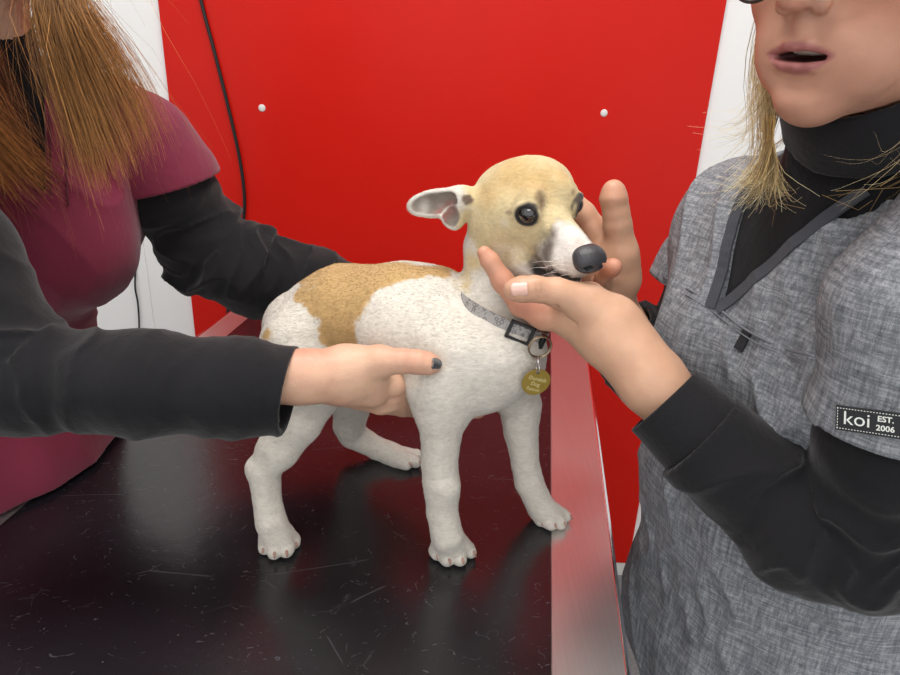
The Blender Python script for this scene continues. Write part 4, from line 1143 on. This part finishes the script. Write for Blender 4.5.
shirt = mesh_obj('turtleneck_shirt', v, q, M_BLACKK, wr)
# ribbed cuff of the near sleeve
CU = SDF(); cA, cB = J(714, 448, .511, 48.5), J(655, 393, .545, 42); CU.chain([cA, cB], .005)
ax_c = nrm(cB[0] - cA[0]); oc = W(663, 401, .54); sd = nrm(np.cross(ax_c, [0, 0, 1])); su = np.cross(sd, ax_c)
def ribs(P):
    d = P - cA[0]; th = np.arctan2(d @ su, d @ sd); return -np.abs(np.sin(th * 62)) * .0007 + (vnoise(P * 25) - .5) * .003
CU.disp = ribs; CU.amp = .003
CI = SDF().chain([(cA[0], cA[1] - .0035), (cB[0], cB[1] - .0035)], .005)
nC = nrm(W(650, 385, .548) - W(690, 425, .525))
cutter(CU, [(oc, nC, 0), (W(713, 448, .51), -nR, 0)], [(CI, oc, nC, .03)])
v, q = CU.mesh(.0012); mesh_obj('cuff', v, q, m_knit('ribbed_black', '131215', '1b1a1d', 900), shirt)

# grey scrub top
TG = torso(None, latR, fwdR, rowsR, .013, .05, shR, bR)
TG.ell(wp(.421, .625, .86), np.array([latR, fwdR, [0, 0, 1.]]), (.178, .142, .16), .06)
TG.ell(wp(.430, .625, .77), np.array([latR, fwdR, [0, 0, 1.]]), (.178, .142, .15), .06)
TGs = copyS(TG)
sl1 = [J(785, 205, .74, 40), J(745, 228, .742, 45), J(710, 268, .748, 48), J(692, 300, .75, 50)]
sl2 = [J(985, 225, .47, 78), J(912, 310, .455, 76), J(893, 430, .448, 76), J(890, 470, .448, 76)]
TGp = copyS(TG)
h1, g1 = W(680, 283, .745), nrm(W(675, 318, .745) - W(692, 272, .745)); h2, g2 = W(850, 434, .43), nrm(W(862, 480, .44) - W(878, 420, .44))
vbR = (TGp.snap(716, 306) or (W(716, 306, .56),))[0]
def vR(P, grow=0.0):
    a = (P - vbR) @ latR; z = P[:, 2] - vbR[2]
    left = -(a) - z * .22 - .002; right = a - z * .70
    return np.maximum(np.maximum(left, right) * .85, -z) - grow
ccR = wp(.36, .61, 0)
def postG(P, d):
    fr = (P - ccR) @ fwdR
    d = np.where(fr > -.03, np.maximum(d, -vR(P)), d)
    nk_ = np.linalg.norm((P - t0) - np.outer((P - t0) @ tdir, tdir), axis=1)
    d = np.where(P[:, 2] > 1.33, np.maximum(d, .075 - nk_), d)
    d = np.maximum(d, .70 - P[:, 2])
    return d
TG.post = postG
def foldG(P):
    a = P @ latR; f = P @ fwdR; z = P[:, 2]
    n = vnoise(np.stack([a * 9 + z * 5, f * 5, z * 5 - a * 6], 1)); n2 = vnoise(np.stack([a * 22 + z * 14, f * 8, z * 9 - a * 16], 1))
    r = 1 - np.abs(2 * n2 - 1)
    return (n - .5) * .022 - r ** 3 * .006 + .002 + (vnoise(P * 60) - .5) * .0012
TG.disp = foldG; TG.amp = .016
v, q = merge([TG.mesh(.0028), sleeve(sl1, h1, g1, .0014, 14, 51, None, .006), sleeve(sl2, h2, g2, .0022, 13, 52, None, .007)])
topR = mesh_obj('scrub_top', v, q, M_GREY, wr)
print('right top', len(v))
TGd = copyS(TG); TGd.chain(sl1, .01); TGd.chain(sl2, .01); TGd.disp = foldG; TGd.amp = TG.amp; TGd.post = postG
def snapd(px, py, off=0.0, t0_=.35):
    """point on the finished (folded) scrub top under a pixel"""
    d = nrm(ray(px, py)); t = np.linspace(t0_, 1.3, 700); L = EYE + t[:, None] * d; v_ = TGd.ev(L)
    i = int(np.argmax(v_ < 0)) if (v_ < 0).any() else int(v_.argmin())
    e = .003; p = L[i]; g = np.array([TGd.ev((p + np.eye(3)[k] * e)[None])[0] - TGd.ev((p - np.eye(3)[k] * e)[None])[0] for k in range(3)])
    n = nrm(g); return p + n * off, n
# dark trim along the V neckline
def ribbon(m, pts, w, nrmls, th=.0012):
    V = []; Fc = []; N = len(pts)
    for i, (p, n) in enumerate(zip(pts, nrmls)):
        t = nrm(pts[min(i + 1, N - 1)] - pts[max(i - 1, 0)]); b = nrm(np.cross(t, n))
        V += [p - b * w, p - b * w + n * th, p + b * w + n * th, p + b * w]
    for i in range(N - 1):
        for k_ in range(4): Fc.append((i * 4 + k_, i * 4 + (k_ + 1) % 4, (i + 1) * 4 + (k_ + 1) % 4, (i + 1) * 4 + k_))
    Fc += [(0, 1, 2, 3), tuple((N - 1) * 4 + k_ for k_ in (3, 2, 1, 0))]
    m.add(V, Fc)
def vline(sg, off, zs):
    out = []
    for z in zs:
        a = (-z * .22 - .002 - off) if sg < 0 else (z * .70 + off)
        p = vbR + latR * a + np.array([0, 0, z]); p = p - fwdR * ((p - vbR) @ fwdR)
        t = np.linspace(.12, -.20, 400)[:, None]; L = p + fwdR * t; v_ = TGs.ev(L) + foldG(L); i = int(np.argmax(v_ < 0))
        if i: out.append(L[i])
    return out
M_TRIM = m_knit('dark_grey_trim', '3b3d42', '484a50', 800)
m = MB()
for sg in (-1, 1):
    P_ = vline(sg, .004, np.linspace(-.004, .12, 26))
    ns = [nrm(fwdR * .8 + np.array([0, 0, .5])) for _ in P_]; ribbon(m, P_, .0055, ns, .0025)
m.build('neckline_trim', M_TRIM, topR, smooth=False)
# pocket seam, stitches and the little loop
M_THR = simple('grey_thread', '6f7379', .8)
seam = [(664, 277), (690, 290), (715, 306), (740, 325), (765, 340), (790, 350), (815, 356)]
for off, r_s in ((0, .0007), (6, .0004)):
    m = MB(); pts = [snapd(x - off * .3, y + off, .0011)[0] for x, y in seam]; m.tube(smooth_path(pts, 6), r_s * 1.7, 6); m.build('pocket_seam', M_THR, topR, smooth=True)
m = MB(); L4 = [snapd(x, y, .001) for x, y in ((750, 329), (747, 336), (743, 343), (739, 350))]
ribbon(m, [p for p, n in L4], .0045, [n for p, n in L4], .002); m.build('pocket_loop', simple('black_tape', '232428', .7), topR)
# woven label on the sleeve hem
pc, ncn = snapd(870, 421, .0022, .3); rp_ = lambda x, y: EYE + ray(x, y) * (((pc - EYE) @ ncn) / (ray(x, y) @ ncn)); tx = rp_(899, 425) - rp_(842, 417); tx = nrm(tx - ncn * (tx @ ncn)); ty = np.cross(ncn, tx)
if ty[2] < 0: ty = -ty
print('label size', np.linalg.norm(W(899, 431, pc[1]) - W(842, 412, pc[1])), pc)
LW = .5 * depth(pc) / F * 60; LH = .5 * depth(pc) / F * 26
m = MB(); m.box((-LW, -LH, -.001), (LW, LH, .0006), np.array([tx, ty, ncn]), pc); m.cur = 1
nst = 22
for i in range(nst):
    x = -LW * .94 + i * 2 * LW * .94 / (nst - 1)
    for y in (-LH * .82, LH * .82): m.box((x - LW * .022, y - .00022, .0006), (x + LW * .022, y + .00022, .0009), np.array([tx, ty, ncn]), pc)
for i in range(8):
    y = -LH * .8 + i * 1.6 * LH / 7
    for x in (-LW * .94, LW * .94): m.box((x - .00022, y - LH * .06, .0006), (x + .00022, y + LH * .06, .0009), np.array([tx, ty, ncn]), pc)
for s_t, dx, dy, sz, bold in (('koi', -.36, .04, LH * 1.55, False), ('EST.', .48, .36, LH * .62, True), ('2006', .48, -.36, LH * .62, True)):
    v_, f_ = text_mesh(s_t, sz, pc + tx * dx * LW + ty * dy * LH + ncn * .0009, (tx, ty, ncn), bold=bold); m.add(v_, f_)
m.build('sleeve_label', [simple('black_label', '1a1b1f', .6), simple('white_thread', 'dfe2dc', .6)], topR)
# trousers and shoes
TQ = SDF(); TQ.ell(wp(.43, .625, .84), np.array([latR, fwdR, [0, 0, 1.]]), (.165, .125, .12), .04); legs(TQ, (.46, .55, .80), (.42, .71, .80), (.45, .53, 0), (.41, .72, 0), .088, .075, (-.88, -.47))
TQ.post = lambda P, d: np.maximum(np.maximum(d, P[:, 2] - .88), .07 - P[:, 2]); v, q = TQ.mesh(.006); mesh_obj('scrub_trousers', v, q, M_TROU, wr)
shoes(wr, ((.45, .53), (.41, .72)), nrm([-.88, -.47]), M_SHOE)
# blonde hair gathered behind, loose locks over the far shoulder
BL0, BL1 = lin('c9a671'), lin('f2ddb0')
hs2 = copyS(TGs); hs2.chain([(t0, .069), (t0 + tdir * .085, .064)], .02); hs2.ell(A(0, 10, 0), FR, (.074, .092, .10), .02)
gF = [[A(10, 20, 112), A(66, 10, 70), A(86, 5, 0), A(84, 10, -60)] + G((772, 135, .60), (758, 165, .60), (735, 188, .60)),
      [A(10, 0, 114), A(70, -10, 70), A(90, -10, 0), A(88, 0, -60)] + G((776, 140, .61), (768, 170, .60), (745, 192, .60)),
      [A(10, -20, 112), A(72, -30, 70), A(92, -30, 0), A(90, -12, -60)] + G((780, 150, .60), (785, 178, .585), (797, 192, .58))]
gN = [[A(-10, 15, 114), A(-70, 5, 75), A(-88, -15, 5), A(-86, -35, -60), A(-80, -55, -120), A(-74, -70, -165)],
      [A(-10, -20, 114), A(-72, -30, 75), A(-90, -40, 5), A(-86, -60, -60), A(-76, -75, -120), A(-66, -85, -170)]]
gBk = [[A(s, -10, 114), A(s * 3, -60, 90), A(s * 4, -100, 20), A(s * 4, -104, -60), A(s * 3.4, -104, -130), A(s * 3, -100, -175)] for s in (-22, -10, 0, 10, 22)]
gW = [G((775, 60, .60), (765, 90, .60), (745, 125, .60), (722, 132, .60), (702, 133, .60)), G((778, 80, .60), (770, 110, .60), (750, 138, .60), (735, 142, .60), (722, 140, .60)), G((765, 60, .60), (755, 85, .60), (748, 105, .60), (742, 112, .60), (735, 118, .60))]
gC = [G((770, 120, .59), (775, 150, .585), (775, 178, .58), (788, 190, .575), (796, 190, .572)), G((775, 120, .59), (765, 160, .59), (748, 188, .59), (735, 186, .59), (722, 183, .59))]
gP = [G((925, 110, .47), (912, 140, .46), (880, 163, .46), (862, 168, .462), (848, 163, .462)), G((925, 120, .47), (912, 145, .46), (885, 168, .46), (870, 174, .462), (860, 172, .462))]
st = hair_lock(gF, 300, hs2, 31, BL0, BL1, .008, .0004, .003, .005)
st += hair_lock(gN, 420, hs2, 32, BL0, BL1, .008, .0004, .003, .005)
st += hair_lock(gBk, 900, hs2, 33, BL0, lin('b8965f'), .018, .0006, .002, .004)
st += hair_lock(gW, 46, None, 34, lin('c9ab74'), BL1, .005, .00022, .002, .005)
st += hair_lock(gC, 150, hs2, 35, lin('b8945a'), lin('e6cf9e'), .005, .0003, .003, .004)
st += hair_lock(gP, 10, hs2, 36, lin('a5875a'), BL1, .008, .00014, .003, .006)
strands('hair', st, wr, M_HAIR, [scalp(A, FR, BL0, BL1, 5)])
